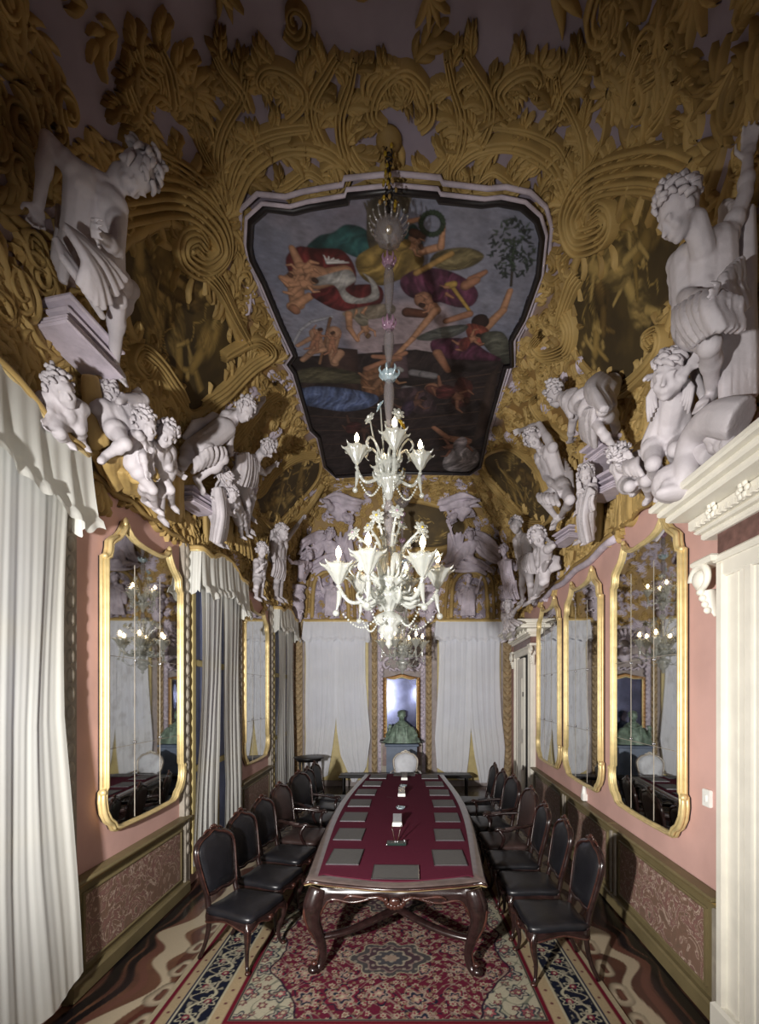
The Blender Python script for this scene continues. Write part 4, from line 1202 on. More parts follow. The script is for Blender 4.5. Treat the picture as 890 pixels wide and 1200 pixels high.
for c, r in (((222,105),24),((308,80),17),((335,107),12),((400,212),9)):
    for cc in (c, (940-c[0], c[1])):
        s_, y_ = px2s(*cc); rr = r/F*y_*1.15
        for k in range(12):
            a = k*PI/6; tongue(b, s_+.2*rr*cos(a), y_+.2*rr*sin(a), a, rr*.9, .8, rr*.17, .07, vault, b.mi(M_GOLD))
        strip(b, volute2((s_, y_), rr*.5, 1.6, 0, 1), rr*.12, .06, vault, M_GOLD, n=2, taper=.5, base=.4)
b.obj('acanthus_scrollwork', CEIL)
# big volutes flanking the panels
VOL = [
 (zL([(300,330),(400,300),(500,285),(600,310),(685,390),(700,480),(640,535),(570,500),(560,450),(605,430),(630,460)]), .15),
 (zR([(640,110),(560,60),(450,55),(300,95),(225,200),(250,300),(330,290),(375,240),(350,195),(315,215)]), .15),
 (zL([(640,1035),(720,960),(800,880),(870,830),(820,790),(750,820),(700,850)]), .10),
 (zR([(180,540),(230,620),(210,700),(130,720),(90,680),(120,640)]), .10),
 (zL([(640,540),(690,600),(740,700),(790,790)]), .09),
 (zR([(250,430),(215,520),(190,600)]), .09),
 (zL([(580,1030),(520,950),(470,880),(410,830),(380,870),(420,910),(440,880)]), .08),
 (zR([(330,810),(400,850),(500,780),(560,700),(560,640),(520,660),(540,690)]), .08),
 ([(300,605),(318,622),(340,612),(362,588),(376,565)], .09), ([(640,616),(618,610),(598,590),(578,566),(566,548)], .09),
 ([(262,525),(282,500),(305,470),(325,455),(318,445)], .08), ([(676,520),(660,505),(640,490),(628,470),(636,462)], .08),
 ([(300,580),(315,555),(340,535),(368,528)], .08), ([(650,596),(640,560),(620,535),(596,520)], .08),
]
b = MB()
for pts, W in VOL:
    Q = [px2s(*p) for p in pts]
    ridged(b, Q, W, .13, vault, M_GOLD, 5, n=6)
    for sd in (-1, 1):
        C_ = crom([V(x, y, 0) for x, y in Q], 5)
        for k in range(2, len(C_)-3, 3):
            p = C_[k]; d = (C_[k+1]-C_[k-1]).normalized(); a = math.atan2(d.y, d.x)+sd*1.0
            tongue(b, p.x-d.y*sd*W*.8, p.y+d.x*sd*W*.8, a, W*1.4, sd*1.2, W*.28, .07, vault, b.mi(M_GOLD2 if k % 2 else M_GOLD))
b.obj('large_volutes', CEIL)
# dense foliage over the coves
excl = [grow(p, .07) for p in MEDS.values()]
canvas_x = [grow(OUT, .10)]
b = MB(); S_E = XC+SARC; pts_done = []
def free(s, y):
    if any(pip(s, y, p) for p in excl): return False
    if abs(s) < 1.75 and any(pip(s, y, p) for p in canvas_x): return False
    return True
step = .165; y = 1.9
cnt = 0
while y < 10.9:
    s = -S_E+.02
    while s < S_E:
        ss_, yy_ = s+rng.uniform(-.07,.07), y+rng.uniform(-.07,.07)
        cov = abs(ss_) > 1.5 or yy_ > 9.7
        if free(ss_, yy_) and (cov or yy_ > 4.15 or rng.random() < .35) and not (yy_ < 4.15 and abs(ss_) < 2.6 and rng.random() < .6) and not (yy_ > YC+.1 and abs(ss_) < 1.6):
            q = rng.random(); m_ = M_GOLD if rng.random() < .72 else M_GOLD2
            if yy_ > 5 and rng.random() < .06: m_ = M_LAV
            a = rng.uniform(0, 6.28); sz = rng.uniform(.75,1.25)*(1.25 if yy_ < 5 else 1)
            if q < .6: acanthus(b, ss_, yy_, a, .27*sz, rng.choice((-1,1))*rng.uniform(.8,2.6), .10*sz, .06, vault, m_, 3)
            elif q < .85: ridged(b, volute2((ss_, yy_), .11*sz, 1.2, a, rng.choice((-1,1)), 10), .036*sz, .065, vault, m_, 2, n=2)
            else:
                for k in range(5): tongue(b, ss_, yy_, a+(k-2)*.5, .17*sz, (k-2)*.3, .026*sz, .06, vault, b.mi(m_), 4)
            cnt += 1
        s += step
    y += step
o = b.obj('stucco_foliage', CEIL); o['kind'] = 'stuff'
# end cove + end wall foliage, mauve and ochre
b = MB(); t = -.35; exE = [grow(MEDE['E'], .08)]
while t < SARC+.25:
    x = -2.6
    while x < 2.7:
        xx, tt = x+rng.uniform(-.07,.07), t+rng.uniform(-.07,.07)
        if not any(pip(xx, tt, p) for p in exE) and not (tt > SARC-.02 and (.75 < abs(xx) < 2.6)):
            m_ = M_LAV if (rng.random() < (.5 if tt > 1.2 else .25)) else M_GOLD; a = rng.uniform(0, 6.28)
            if rng.random() < .6: acanthus(b, xx, tt, a, .25, rng.choice((-1,1))*rng.uniform(.8,2.4), .09, .06, endv, m_, 3)
            else: ridged(b, volute2((xx, tt), .10, 1.1, a, rng.choice((-1,1)), 9), .035, .06, endv, m_, 2, n=2)
        x += .16
    t += .16
o = b.obj('end_foliage', CEIL); o['kind'] = 'stuff'
# stucco pilaster strips of the end wall
M_TAN = mat('tan_stucco', (158,138,106), .75, var=.2, vscale=9); M_TAN2 = mat('tan_stucco_leaf', (140,118,84), .75, var=.2, vscale=9)
k = 1
for x, w, m_ in ((-2.56,.20,M_TAN),(-.66,.13,M_TAN),(.70,.14,M_TAN),(2.66,.20,M_TAN),(-.52,.10,M_LAV),(.56,.10,M_LAV)):
    b = MB(); b.box((x, DEND-.02, 2.05), (w, .05, 4.1), m_)
    z = .25
    while z < 4.0:
        b.ell((x, DEND-.045, z), (w*.40, .022, .07), m_, nu=8, nv=6)
        for s_ in (-1, 1): b.tube([V(x, DEND-.05, z-.05), V(x+s_*w*.3, DEND-.07, z+.01), V(x+s_*w*.45, DEND-.05, z+.06)], [.008,.018,.006], M_TAN2 if m_ is M_TAN else m_, n=5, smooth=2)
        b.tube([V(x-w*.5, DEND-.045, z+.09), V(x, DEND-.07, z+.075), V(x+w*.5, DEND-.045, z+.09)], .009, m_, n=6, smooth=3)
        z += .16
    struct(b, 'trim_%d' % (20+k), 'stucco pilaster strip on the end wall', 'trim'); k += 1
# shell cartouche between the far windows
t = thing('stucco_cartouche', 'mauve shell cartouche above the small framed mirror on the end wall', 'stucco relief', (.03, DEND-.02, 3.5))
b = MB()
for k in range(11):
    a = PI*(k+.5)/11; b.tube([V(.12*cos(a), -.04, .12*sin(a)), V(.28*cos(a), -.10, .26*sin(a)), V(.40*cos(a), -.06, .38*sin(a))], [.02,.035,.03], M_LAV, n=8, smooth=4)
b.obj('shell', t)
b = MB()
for s in (-1, 1):
    b.tube([V(s*.10,-.05,-.05), V(s*.30,-.07,.0), V(s*.45,-.06,.15), V(s*.38,-.07,.28), V(s*.30,-.07,.2)], [.04,.045,.04,.03,.02], M_LAV, n=8)
    b.tube([V(s*.08,-.05,-.35), V(s*.28,-.07,-.28), V(s*.46,-.06,-.40), V(s*.40,-.07,-.55), V(s*.30,-.07,-.48)], [.03,.045,.04,.03,.02], M_LAV, n=8)
    for z in range(14): b.ell((s*.50, -.05, -.6-z*.11), (.045,.04,.05), M_LAV, nu=8, nv=6)
b.ell((0,-.08,-.25), (.16,.08,.2), M_LAV); b.ell((0,-.12,-.2), (.08,.08,.10), M_LAV)
for k in range(5): b.tube([V(-.3+.15*k,-.06,-.62), V(-.3+.15*k,-.09,-.56), V(-.18+.15*k,-.06,-.62)], .02, M_LAV, n=6)
b.obj('scrolls', t)
# ledge mouldings at the foot of the cove
for nm, fn, sg, y0, y1, i_ in (('L', WL, -1, 3.6, 5.25, 41), ('L', WL, -1, 7.1, 9.0, 42), ('R', WR, 1, 3.3, 4.95, 43), ('R', WR, 1, 4.95, 8.75, 44)):
    b = MB()
    P = [V(sg*(fn(y0+(y1-y0)*i/20)-.03), y0+(y1-y0)*i/20, 4.02+.02*sin(i*1.1)) for i in range(21)]
    if i_ == 44: b.tube(P, .045, M_LAV, n=8, smooth=0)
    b.tube([p+V(-sg*.02,0,.06) for p in P], .028, M_GOLD2, n=6, smooth=0)
    struct(b, 'trim_%d' % i_, 'moulded ledge at the foot of the cove', 'trim')

# ------------------------------------------------------------------ the ceiling painting
t = thing('ceiling_painting', 'large dark-framed oil painting of flying figures set in the ceiling', 'painting', (0,0,0))
x0, x1 = min(p[0] for p in OUT), max(p[0] for p in OUT); y0, y1 = min(p[1] for p in OUT), max(p[1] for p in OUT)
nx, ny = 300, 520
XX, YY = np.meshgrid(np.linspace(x0, x1, nx), np.linspace(y0, y1, ny))
ins = np.zeros(XX.shape, bool)
for (ax_, ay_), (bx_, by_) in zip(OUT, OUT[1:]+OUT[:1]):
    cr = ((ay_ > YY) != (by_ > YY)); ins ^= cr & (XX < (bx_-ax_)*(YY-ay_)/(by_-ay_+1e-12)+ax_)
pt = Paint(XX, YY, (122,126,148))
def q1(x, y): return canv(280+x*.4157, 210+y*.4157)
def Q(pts): return [q1(x, y) for x, y in pts]
def sc(x, y): return .4157*q1(x, y)[1]/F      # metres per zoom pixel at that place
def L_(p, q, r0, r1, c): pt.limb(q1(*p), q1(*q), r0*sc(*p), r1*sc(*q), c, .012)
pt.over(.5*np.clip(fbm(XX*1.5, YY*1.0, 31)*3-1.3, 0, 1), L3((150,146,158)))
pt.over(.5*np.clip(fbm(XX*1.2+4, YY*1.4, 32)*3-1.7, 0, 1), L3((132,104,108)))
pt.blob(Q([(300,380),(560,330),(620,450),(480,520),(320,490)]), (150,132,138), soft=.3)
pt.blob(Q([(0,505),(300,495),(500,480),(620,500),(900,505),(900,1000),(0,1000)]), (50,38,38), (30,24,28), .5, 1.0, 6, smooth=0)
pt.blob(Q([(230,470),(335,480),(340,600),(240,560)]), (64,44,40), smooth=0); pt.blob(Q([(405,468),(470,462),(480,560),(405,560)]), (96,74,80), smooth=0)
for i in range(7): pt.line(Q([(150+i*8,540+i*42),(450,590+i*30),(760-i*6,540+i*36)]), .012, (80,58,48))
pt.blob(Q([(700,560),(735,520),(700,720),(660,740)]), (70,52,46), smooth=0)
GR, GR2 = (28,76,78), (52,112,108)
pt.blob(Q([(190,195),(225,160),(265,150),(300,128),(345,135),(380,165),(390,215),(340,222),(290,205),(240,200)]), GR, GR2, .5, .4, 12)
pt.blob(Q([(470,150),(500,130),(520,190),(500,260),(460,280),(430,270)]), GR, GR2, .4, .4, 12)
for (x_, y_) in ((385,110),(440,90),(470,60)):      # olive wing
    for k in range(7): L_((x_, y_+30), (x_-30+k*9, y_-60+abs(k-3)*6), 8, 3, (86,76,58))
pt.blob(Q([(370,60),(420,55),(440,120),(410,230),(370,200),(360,120)]), (84,74,58), (120,108,84), .5, .2, 20)
pt.blob(Q([(560,205),(640,192),(692,215),(660,245),(600,258),(540,240)]), (104,92,58), (150,134,88), .6, 1.4, 26)
YE = (140,112,40)
pt.blob(Q([(330,225),(400,180),(470,170),(522,215),(505,265),(450,285),(400,300),(350,280)]), YE, (176,146,66), .5, .9, 14)
RD = (92,24,26)
pt.blob(Q([(132,225),(165,190),(215,195),(290,200),(328,250),(325,300),(280,330),(200,300),(150,275)]), RD, (130,44,40), .5, .5, 12)
SK = (182,130,92); SK2 = (160,108,78)
L_((150,290),(215,285),26,30,SK); L_((215,285),(300,265),30,24,SK); L_((160,300),(165,350),24,22,SK); L_((150,195),(175,250),10,15,SK); L_((175,250),(230,270),18,26,SK)
L_((120,278),(150,292),9,16,SK); L_((150,360),(200,330),16,12,SK); L_((155,365),(160,370),15,14,(150,100,70))
for k in range(6): L_((250,235),(240+k*14,215+k*4), 5, 2, (200,196,196))
pt.blob(Q([(205,320),(300,300),(395,300),(405,345),(360,368),(290,372),(235,350)]), RD, (130,40,44), .5, .3, 12)
pt.blob(Q([(180,292),(250,268),(310,255),(330,285),(300,310),(335,335),(372,325),(370,290),(350,265),(385,290),(395,335),(350,350),(300,345),(270,300),(220,300)]), (196,192,186), (130,130,140), .5, .7, 22)
pt.blob(Q([(300,372),(420,350),(440,375),(380,395),(310,392)]), (150,136,116), (110,96,80), .4, .4, 20)
L_((310,380),(312,420),11,9,SK); L_((312,420),(335,455),9,6,SK)
PU = (86,34,62)
pt.blob(Q([(458,280),(500,255),(570,252),(640,280),(675,320),(660,355),(620,362),(560,345),(490,335),(460,310)]), PU, (124,62,96), .5, .25, 14)
L_((655,285),(695,262),14,8,SK2); L_((640,300),(670,285),16,12,SK2)
L_((495,170),(497,172),18,18,(196,144,110)); L_((490,150),(515,160),12,14,(84,52,34))
L_((515,205),(570,190),12,11,SK); L_((570,190),(577,135),11,7,SK); L_((480,120),(520,110),8,6,SK)
for k in range(22):
    a = 2*PI*k/22; L_((545+30*cos(a),125+30*sin(a)),(545+36*cos(a+.3),125+36*sin(a+.3)),7,4,(48,66,46))
L_((520,340),(555,370),26,16,SK2); L_((555,370),(490,450),13,9,SK); L_((490,450),(440,500),9,7,SK); L_((475,375),(520,380),16,14,(92,52,34))
L_((500,265),(600,210),9,9,(170,130,60))
L_((598,298),(650,370),6,5,(176,140,50)); L_((590,300),(606,296),11,11,(176,140,50))
L_((765,315),(745,370),9,11,SK); L_((745,370),(690,425),12,16,SK); L_((585,400),(650,380),10,12,SK2); L_((680,400),(684,404),24,22,(48,30,26))
pt.blob(Q([(640,410),(700,420),(705,460),(660,470)]), (130,56,40), (160,80,60), .4)
pt.blob(Q([(500,450),(560,420),(640,410),(635,430),(570,455)]), (104,106,100), (70,74,72), .6, 1.2, 26)
pt.blob(Q([(680,440),(740,430),(765,470),(765,525),(710,490)]), (96,96,84), (66,70,62), .6, 1.2, 26)
pt.blob(Q([(545,455),(640,450),(700,485),(740,510),(650,510),(560,500)]), PU, (116,56,92), .5, .3, 14)
L_((560,490),(590,540),14,9,SK2)
rs = random.Random(4)
L_((768,300),(775,200),4,3,(60,52,40))
for k in range(150):
    a = rs.uniform(0, 6.28); r_ = rs.uniform(0, 1)**.6; x_ = 772+62*r_*cos(a); y_ = 195+85*r_*sin(a); a2 = rs.uniform(0, 6.28)
    L_((x_, y_), (x_+13*cos(a2), y_+13*sin(a2)), 3.6, 1.2, rs.choice([(44,58,50),(62,78,62),(36,46,44)]))
pt.line(Q([(155,462),(175,425),(205,402),(262,388)]), .022, (150,150,160)); pt.line(Q([(258,392),(228,520)]), .02, (120,84,56))
for (p, q, a_, b_) in (((215,435),(225,470),17,18),((225,470),(180,510),12,8),((270,430),(262,470),20,18),((262,470),(270,520),16,12),((240,480),(200,490),10,8),((200,450),(165,470),8,6),((285,490),(270,515),14,10)): L_(p, q, a_, b_, (176,130,98))
pt.blob(Q([(130,565),(180,535),(260,530),(340,550),(350,575),(250,575),(160,572)]), (92,86,62), (60,56,42), .6, 1.3, 24)
pt.blob(Q([(350,540),(410,520),(430,570),(400,610),(350,600)]), (120,78,48), (150,104,66), .4)
L_((360,535),(470,490),10,8,SK2); L_((380,500),(450,505),8,12,SK2)
pt.blob(Q([(158,605),(200,585),(290,588),(390,610),(375,640),(300,655),(200,640),(160,635)]), (66,84,130), (112,132,176), .6, .35, 16)
for c_ in ((490,545),(520,550),(470,590)): L_(c_, (c_[0]+30, c_[1]+5), 13, 13, (120,116,120))
L_((545,590),(640,620),22,8,SK2); L_((560,600),(540,590),20,14,(100,54,44))
pt.blob(Q([(440,600),(520,590),(560,650),(500,660)]), (80,58,64), (50,40,50), .5)
pt.blob(Q([(575,800),(600,760),(660,755),(680,790),(650,822),(590,822)]), (168,160,164), (120,110,116), .5, .4, 22)
L_((590,730),(640,740),14,18,SK2); L_((550,700),(590,730),8,10,SK2)
pt.blob(Q([(620,560),(660,580),(640,640),(600,630)]), (90,40,34), (60,30,30), .4)
def body(x, y, a, s, c=SK2, hair=(70,44,32), cl=None, seed=1):
    """small painted nude: torso, bent legs, arms, head (zoom pixels)"""
    rb = random.Random(seed); u = lambda i, j: (x+(cos(a)*i-sin(a)*j)*s, y+(sin(a)*i+cos(a)*j)*s)
    L_(u(0,0), u(1.5,.1), .62*s, .75*s, c); L_(u(.1,.25), u(-1.1,.9), .5*s, .36*s, c); L_(u(-1.1,.9), u(-2.1,.3), .34*s, .2*s, c); L_(u(.1,-.25), u(-1.3,-.4), .48*s, .34*s, c); L_(u(-1.3,-.4), u(-1.9,-1.4), .3*s, .18*s, c)
    L_(u(1.5,.6), u(1.9,1.5), .28*s, .22*s, c); L_(u(1.9,1.5), u(2.7,1.7), .2*s, .13*s, c); L_(u(1.5,-.5), u(2.3,-1.2), .28*s, .2*s, c); L_(u(2.3,-1.2), u(3.1,-1.0), .19*s, .12*s, c)
    L_(u(2.35,.15), u(2.45,.2), .44*s, .42*s, c); L_(u(2.55,-.05), u(2.75,.2), .42*s, .36*s, hair)
    if cl: pt.blob(Q([u(-.9,-.6),u(.1,-.9),u(.9,-.5),u(.7,.5),u(-.1,1.0),u(-1.0,1.2),u(-1.5,.4)]), cl, tuple(min(255,int(q*1.5)) for q in cl), .6, a+1, 18, seed=seed)
body(165,300,-.3,20,SK,seed=1); body(190,255,2.8,18,SK,(96,60,40),seed=2); body(215,460,-1.2,15,SK2,cl=None,seed=3); body(262,470,-1.5,14,SK2,seed=4)
body(470,185,.1,17,SK,(90,58,36),YE,seed=5); body(560,330,2.6,19,SK2,(60,36,28),PU,seed=6); body(350,400,1.2,17,SK,(110,80,50),(150,140,120),seed=7)
body(395,560,-.4,24,(140,98,66),(150,150,150),None,seed=8); body(590,600,.4,22,(132,86,62),(70,40,30),(84,34,34),seed=9); body(620,750,2.9,18,(140,92,72),(60,36,30),(150,140,146),seed=10)
body(480,640,-.5,18,(104,70,56),(40,30,28),(58,44,62),seed=11); body(330,700,.3,18,(84,56,46),(40,30,28),(70,34,34),seed=12); body(640,460,-.5,16,SK2,(48,30,26),(120,50,44),seed=13)
pt.over(.30*np.clip(fbm(XX*9, YY*9, 40)*2-.8, 0, 1), L3((50,42,44)))
G = np.stack([XX, YY, np.full_like(XX, ZP)], -1)
me = gridmesh('canvas', G, M_PAINT, keep=ins); pt.C *= (.72+.5*fbm(XX*14+YY*6, YY*30-XX*8, 51))[..., None]; g_ = pt.C.mean(-1, keepdims=True); vcol(me, (g_*.18+pt.C*.82)*.95); link('canvas', me, t)
b = MB(); O = [V(x, y, ZP-.02) for x, y in grow(OUT, .03)]
b.tube(O, .034, mat('dark_moulding', (30,26,28), .4), n=8, smooth=0, closed=True, nrm=(0,0,1)); 
b.tube([V(x, y, ZP-.02) for x, y in grow(OUT, .075)], .018, M_LAV, n=6, smooth=0, closed=True, nrm=(0,0,1))
b.tube([V(x, y, ZP+.02) for x, y in grow(OUT, .13)], .022, M_LAV, n=6, smooth=0, closed=True, nrm=(0,0,1)); b.obj('frame', t)
# ------------------------------------------------------------------ stucco statues
def remeshed(b, name, voxel, m, parent, smooth=2):
    me = b.mesh(name+'_raw'); o = bpy.data.objects.new(name, me); COL.objects.link(o)
    md = o.modifiers.new('r', 'REMESH'); md.mode = 'VOXEL'; md.voxel_size = voxel; md.use_smooth_shade = True
    if smooth: ms = o.modifiers.new('s', 'SMOOTH'); ms.factor = .5; ms.iterations = smooth
    dg = bpy.context.evaluated_depsgraph_get(); ev = o.evaluated_get(dg)
    new = bpy.data.meshes.new_from_object(ev, depsgraph=dg); new.name = name
    new.materials.clear(); new.materials.append(m)
    n = len(new.polygons); new.polygons.foreach_set('use_smooth', np.ones(n, bool)); new.polygons.foreach_set('material_index', np.zeros(n, np.int32)); new.update()
    o.modifiers.clear(); o.data = new; bpy.data.meshes.remove(me); o.parent = parent
    return o
def basis(fwd, up):
    f = Vector(fwd).normalized(); u = Vector(up); u = (u-f*u.dot(f)).normalized(); r = f.cross(u)
    return Matrix((r, f, u)).transposed()      # local x right, y forward, z up
def add_hand(b, wrist, d, pn, k, side, curlk=.5, chub=1.):
    """palm, thumb and four fingers; d pointing direction, pn palm normal"""
    M = basis(d, pn); w = lambda x, y, z: Vector(wrist)+(M @ V(x*side, y, z))*k
    b.ell(w(0,.045,0), (.040*k*chub,.050*k,.018*k*chub), b.mats[0], rot=M, nu=10, nv=8)
    for i, (x, L, sp) in enumerate(((-.030,.065,-.18),(-.010,.078,-.05),(.011,.072,.06),(.030,.055,.2))):
        p0 = w(x,.075,0); p1 = w(x+sp*.03,.075+L*.5,-.012*curlk); p2 = w(x+sp*.05,.075+L*.85,-.045*curlk); p3 = w(x+sp*.05,.075+L*.95,-.07*curlk)
        b.cap(p0, p1, .0115*k*chub, .010*k*chub, b.mats[0], 8); b.cap(p1, p2, .010*k*chub, .009*k*chub, b.mats[0], 8); b.cap(p2, p3, .009*k*chub, .0075*k*chub, b.mats[0], 8)
    b.cap(w(-.028,.02,-.004), w(-.062,.052,-.02), .014*k*chub, .012*k*chub, b.mats[0], 8); b.cap(w(-.062,.052,-.02), w(-.066,.084,-.03), .011*k*chub, .009*k*chub, b.mats[0], 8)
def add_head(b, c, face, up, k, chub=1.):
    M = basis(face, up); w = lambda x, y, z: Vector(c)+(M @ V(x,y,z))*k; m = b.mats[0]
    E = lambda p, r: b.ell(w(*p), tuple(q*k for q in r), m, rot=M, nu=12, nv=8)
    E((0,-.012,.025), (.078,.098,.088)); E((0,.030,-.030), (.058,.062,.072)); E((0,.055,-.085), (.026,.022,.018))
    for s in (-1,1):
        E((s*.034,.062,-.030), (.026,.022,.026)); E((s*.030,.078,.004), (.015,.010,.008)); E((s*.030,.080,.024), (.026,.012,.007))
        E((s*.078,-.005,-.005), (.010,.020,.028))
    b.cap(w(0,.086,.012), w(0,.108,-.026), .009*k, .013*k, m, 8); E((0,.094,-.030), (.017,.010,.009))
    b.cap(w(-.018,.084,-.052), w(.018,.084,-.052), .0065*k, .0065*k, m, 6); b.cap(w(-.014,.082,-.062), w(.014,.082,-.062), .0075*k, .0075*k, m, 6)
def add_hair(b, c, face, up, k, rs, curly=True, long=False):
    M = basis(face, up); w = lambda x, y, z: Vector(c)+(M @ V(x,y,z))*k
    for i in range(70 if curly else 46):
        th = rs.uniform(0, 2*PI); ph = rs.uniform(.05, 1.9)
        d = V(sin(ph)*cos(th), sin(ph)*sin(th), cos(ph))
        if d.y > .35 and d.z < .45: continue
        p = V(d.x*.086, -.012+d.y*.104, .028+d.z*.098)
        t_ = V(-d.y, d.x, rs.uniform(-.6,.2)).normalized()
        L_h = rs.uniform(.025,.05) if curly else rs.uniform(.05,.08)
        P = [w(*p), w(*(p+t_*L_h*.6+d*.012)), w(*(p+t_*L_h+V(0,0,-.012)+d*.004))]
        b.tube(P, [.016*k,.015*k,.008*k], b.mats[0], n=6, smooth=2)
    if long:
        for s in (-1, 1):
            for q in range(4): b.tube([w(s*.06,-.05,-.02), w(s*(.075+.01*q),-.06,-.07), w(s*(.06+.012*q),-.05,-.13-.02*q)], [.016*k,.016*k,.008*k], b.mats[0], n=6, smooth=2)
def cloth_fold(b, A, B, n, r, sag=(0,0,0), jit=.3, rs=random):
    """fluted cloth from polyline A (upper edge) to polyline B (hem)"""
    A = crom(A, 6) if len(A) > 2 else [Vector(A[0]).lerp(Vector(A[-1]), i/8) for i in range(9)]
    B = crom(B, 6) if len(B) > 2 else [Vector(B[0]).lerp(Vector(B[-1]), i/8) for i in range(9)]
    ev = lambda C_, t: C_[int(t*(len(C_)-1))].lerp(C_[min(int(t*(len(C_)-1))+1, len(C_)-1)], (t*(len(C_)-1)) % 1)
    sag = Vector(sag)
    for i in range(n):
        t = i/(n-1); a = ev(A, t); q = ev(B, min(1, max(0, t+rs.uniform(-jit,jit)/n)))
        mid = a.lerp(q, .5)+sag*(.6+.6*sin(t*PI))+V(rs.uniform(-1,1), rs.uniform(-1,1), rs.uniform(-1,1))*r*.3
        b.tube([a, a.lerp(mid, .5)+sag*.15, mid, mid.lerp(q, .5)+sag*.1, q], [r*.9, r*1.1, r, r*1.15, r*.9], b.mats[0], n=6, smooth=3, flat=1.0)
    # thin web between folds
    pts = []; nu = n*2
    for j in range(7):
        v = j/6
        for i in range(nu+1): 
            t = i/nu; pts.append(ev(A, t).lerp(ev(B, t), v)+sag*sin(PI*v)*.8*(.6+.6*sin(t*PI))*.9)
    for s_ in (-1, 1):
        pass
    bi = len(b.v); b.grid(pts, nu+1, 7, b.mats[0]); nrm = (pts[1]-pts[0]).cross(pts[nu+1]-pts[0]); nrm = nrm.normalized()*r*.3 if nrm.length > 1e-9 else V(0,r,0)
    b.grid([p+nrm for p in pts], nu+1, 7, b.mats[0]); n2 = (nu+1)*7
    loop = [i for i in range(nu+1)]+[(j+1)*(nu+1)-1 for j in range(1,7)]+[6*(nu+1)+i for i in range(nu-1,-1,-1)]+[j*(nu+1) for j in range(5,0,-1)]
    for a, q in zip(loop, loop[1:]+loop[:1]): b.face((bi+a, bi+q, bi+n2+q, bi+n2+a), 0)
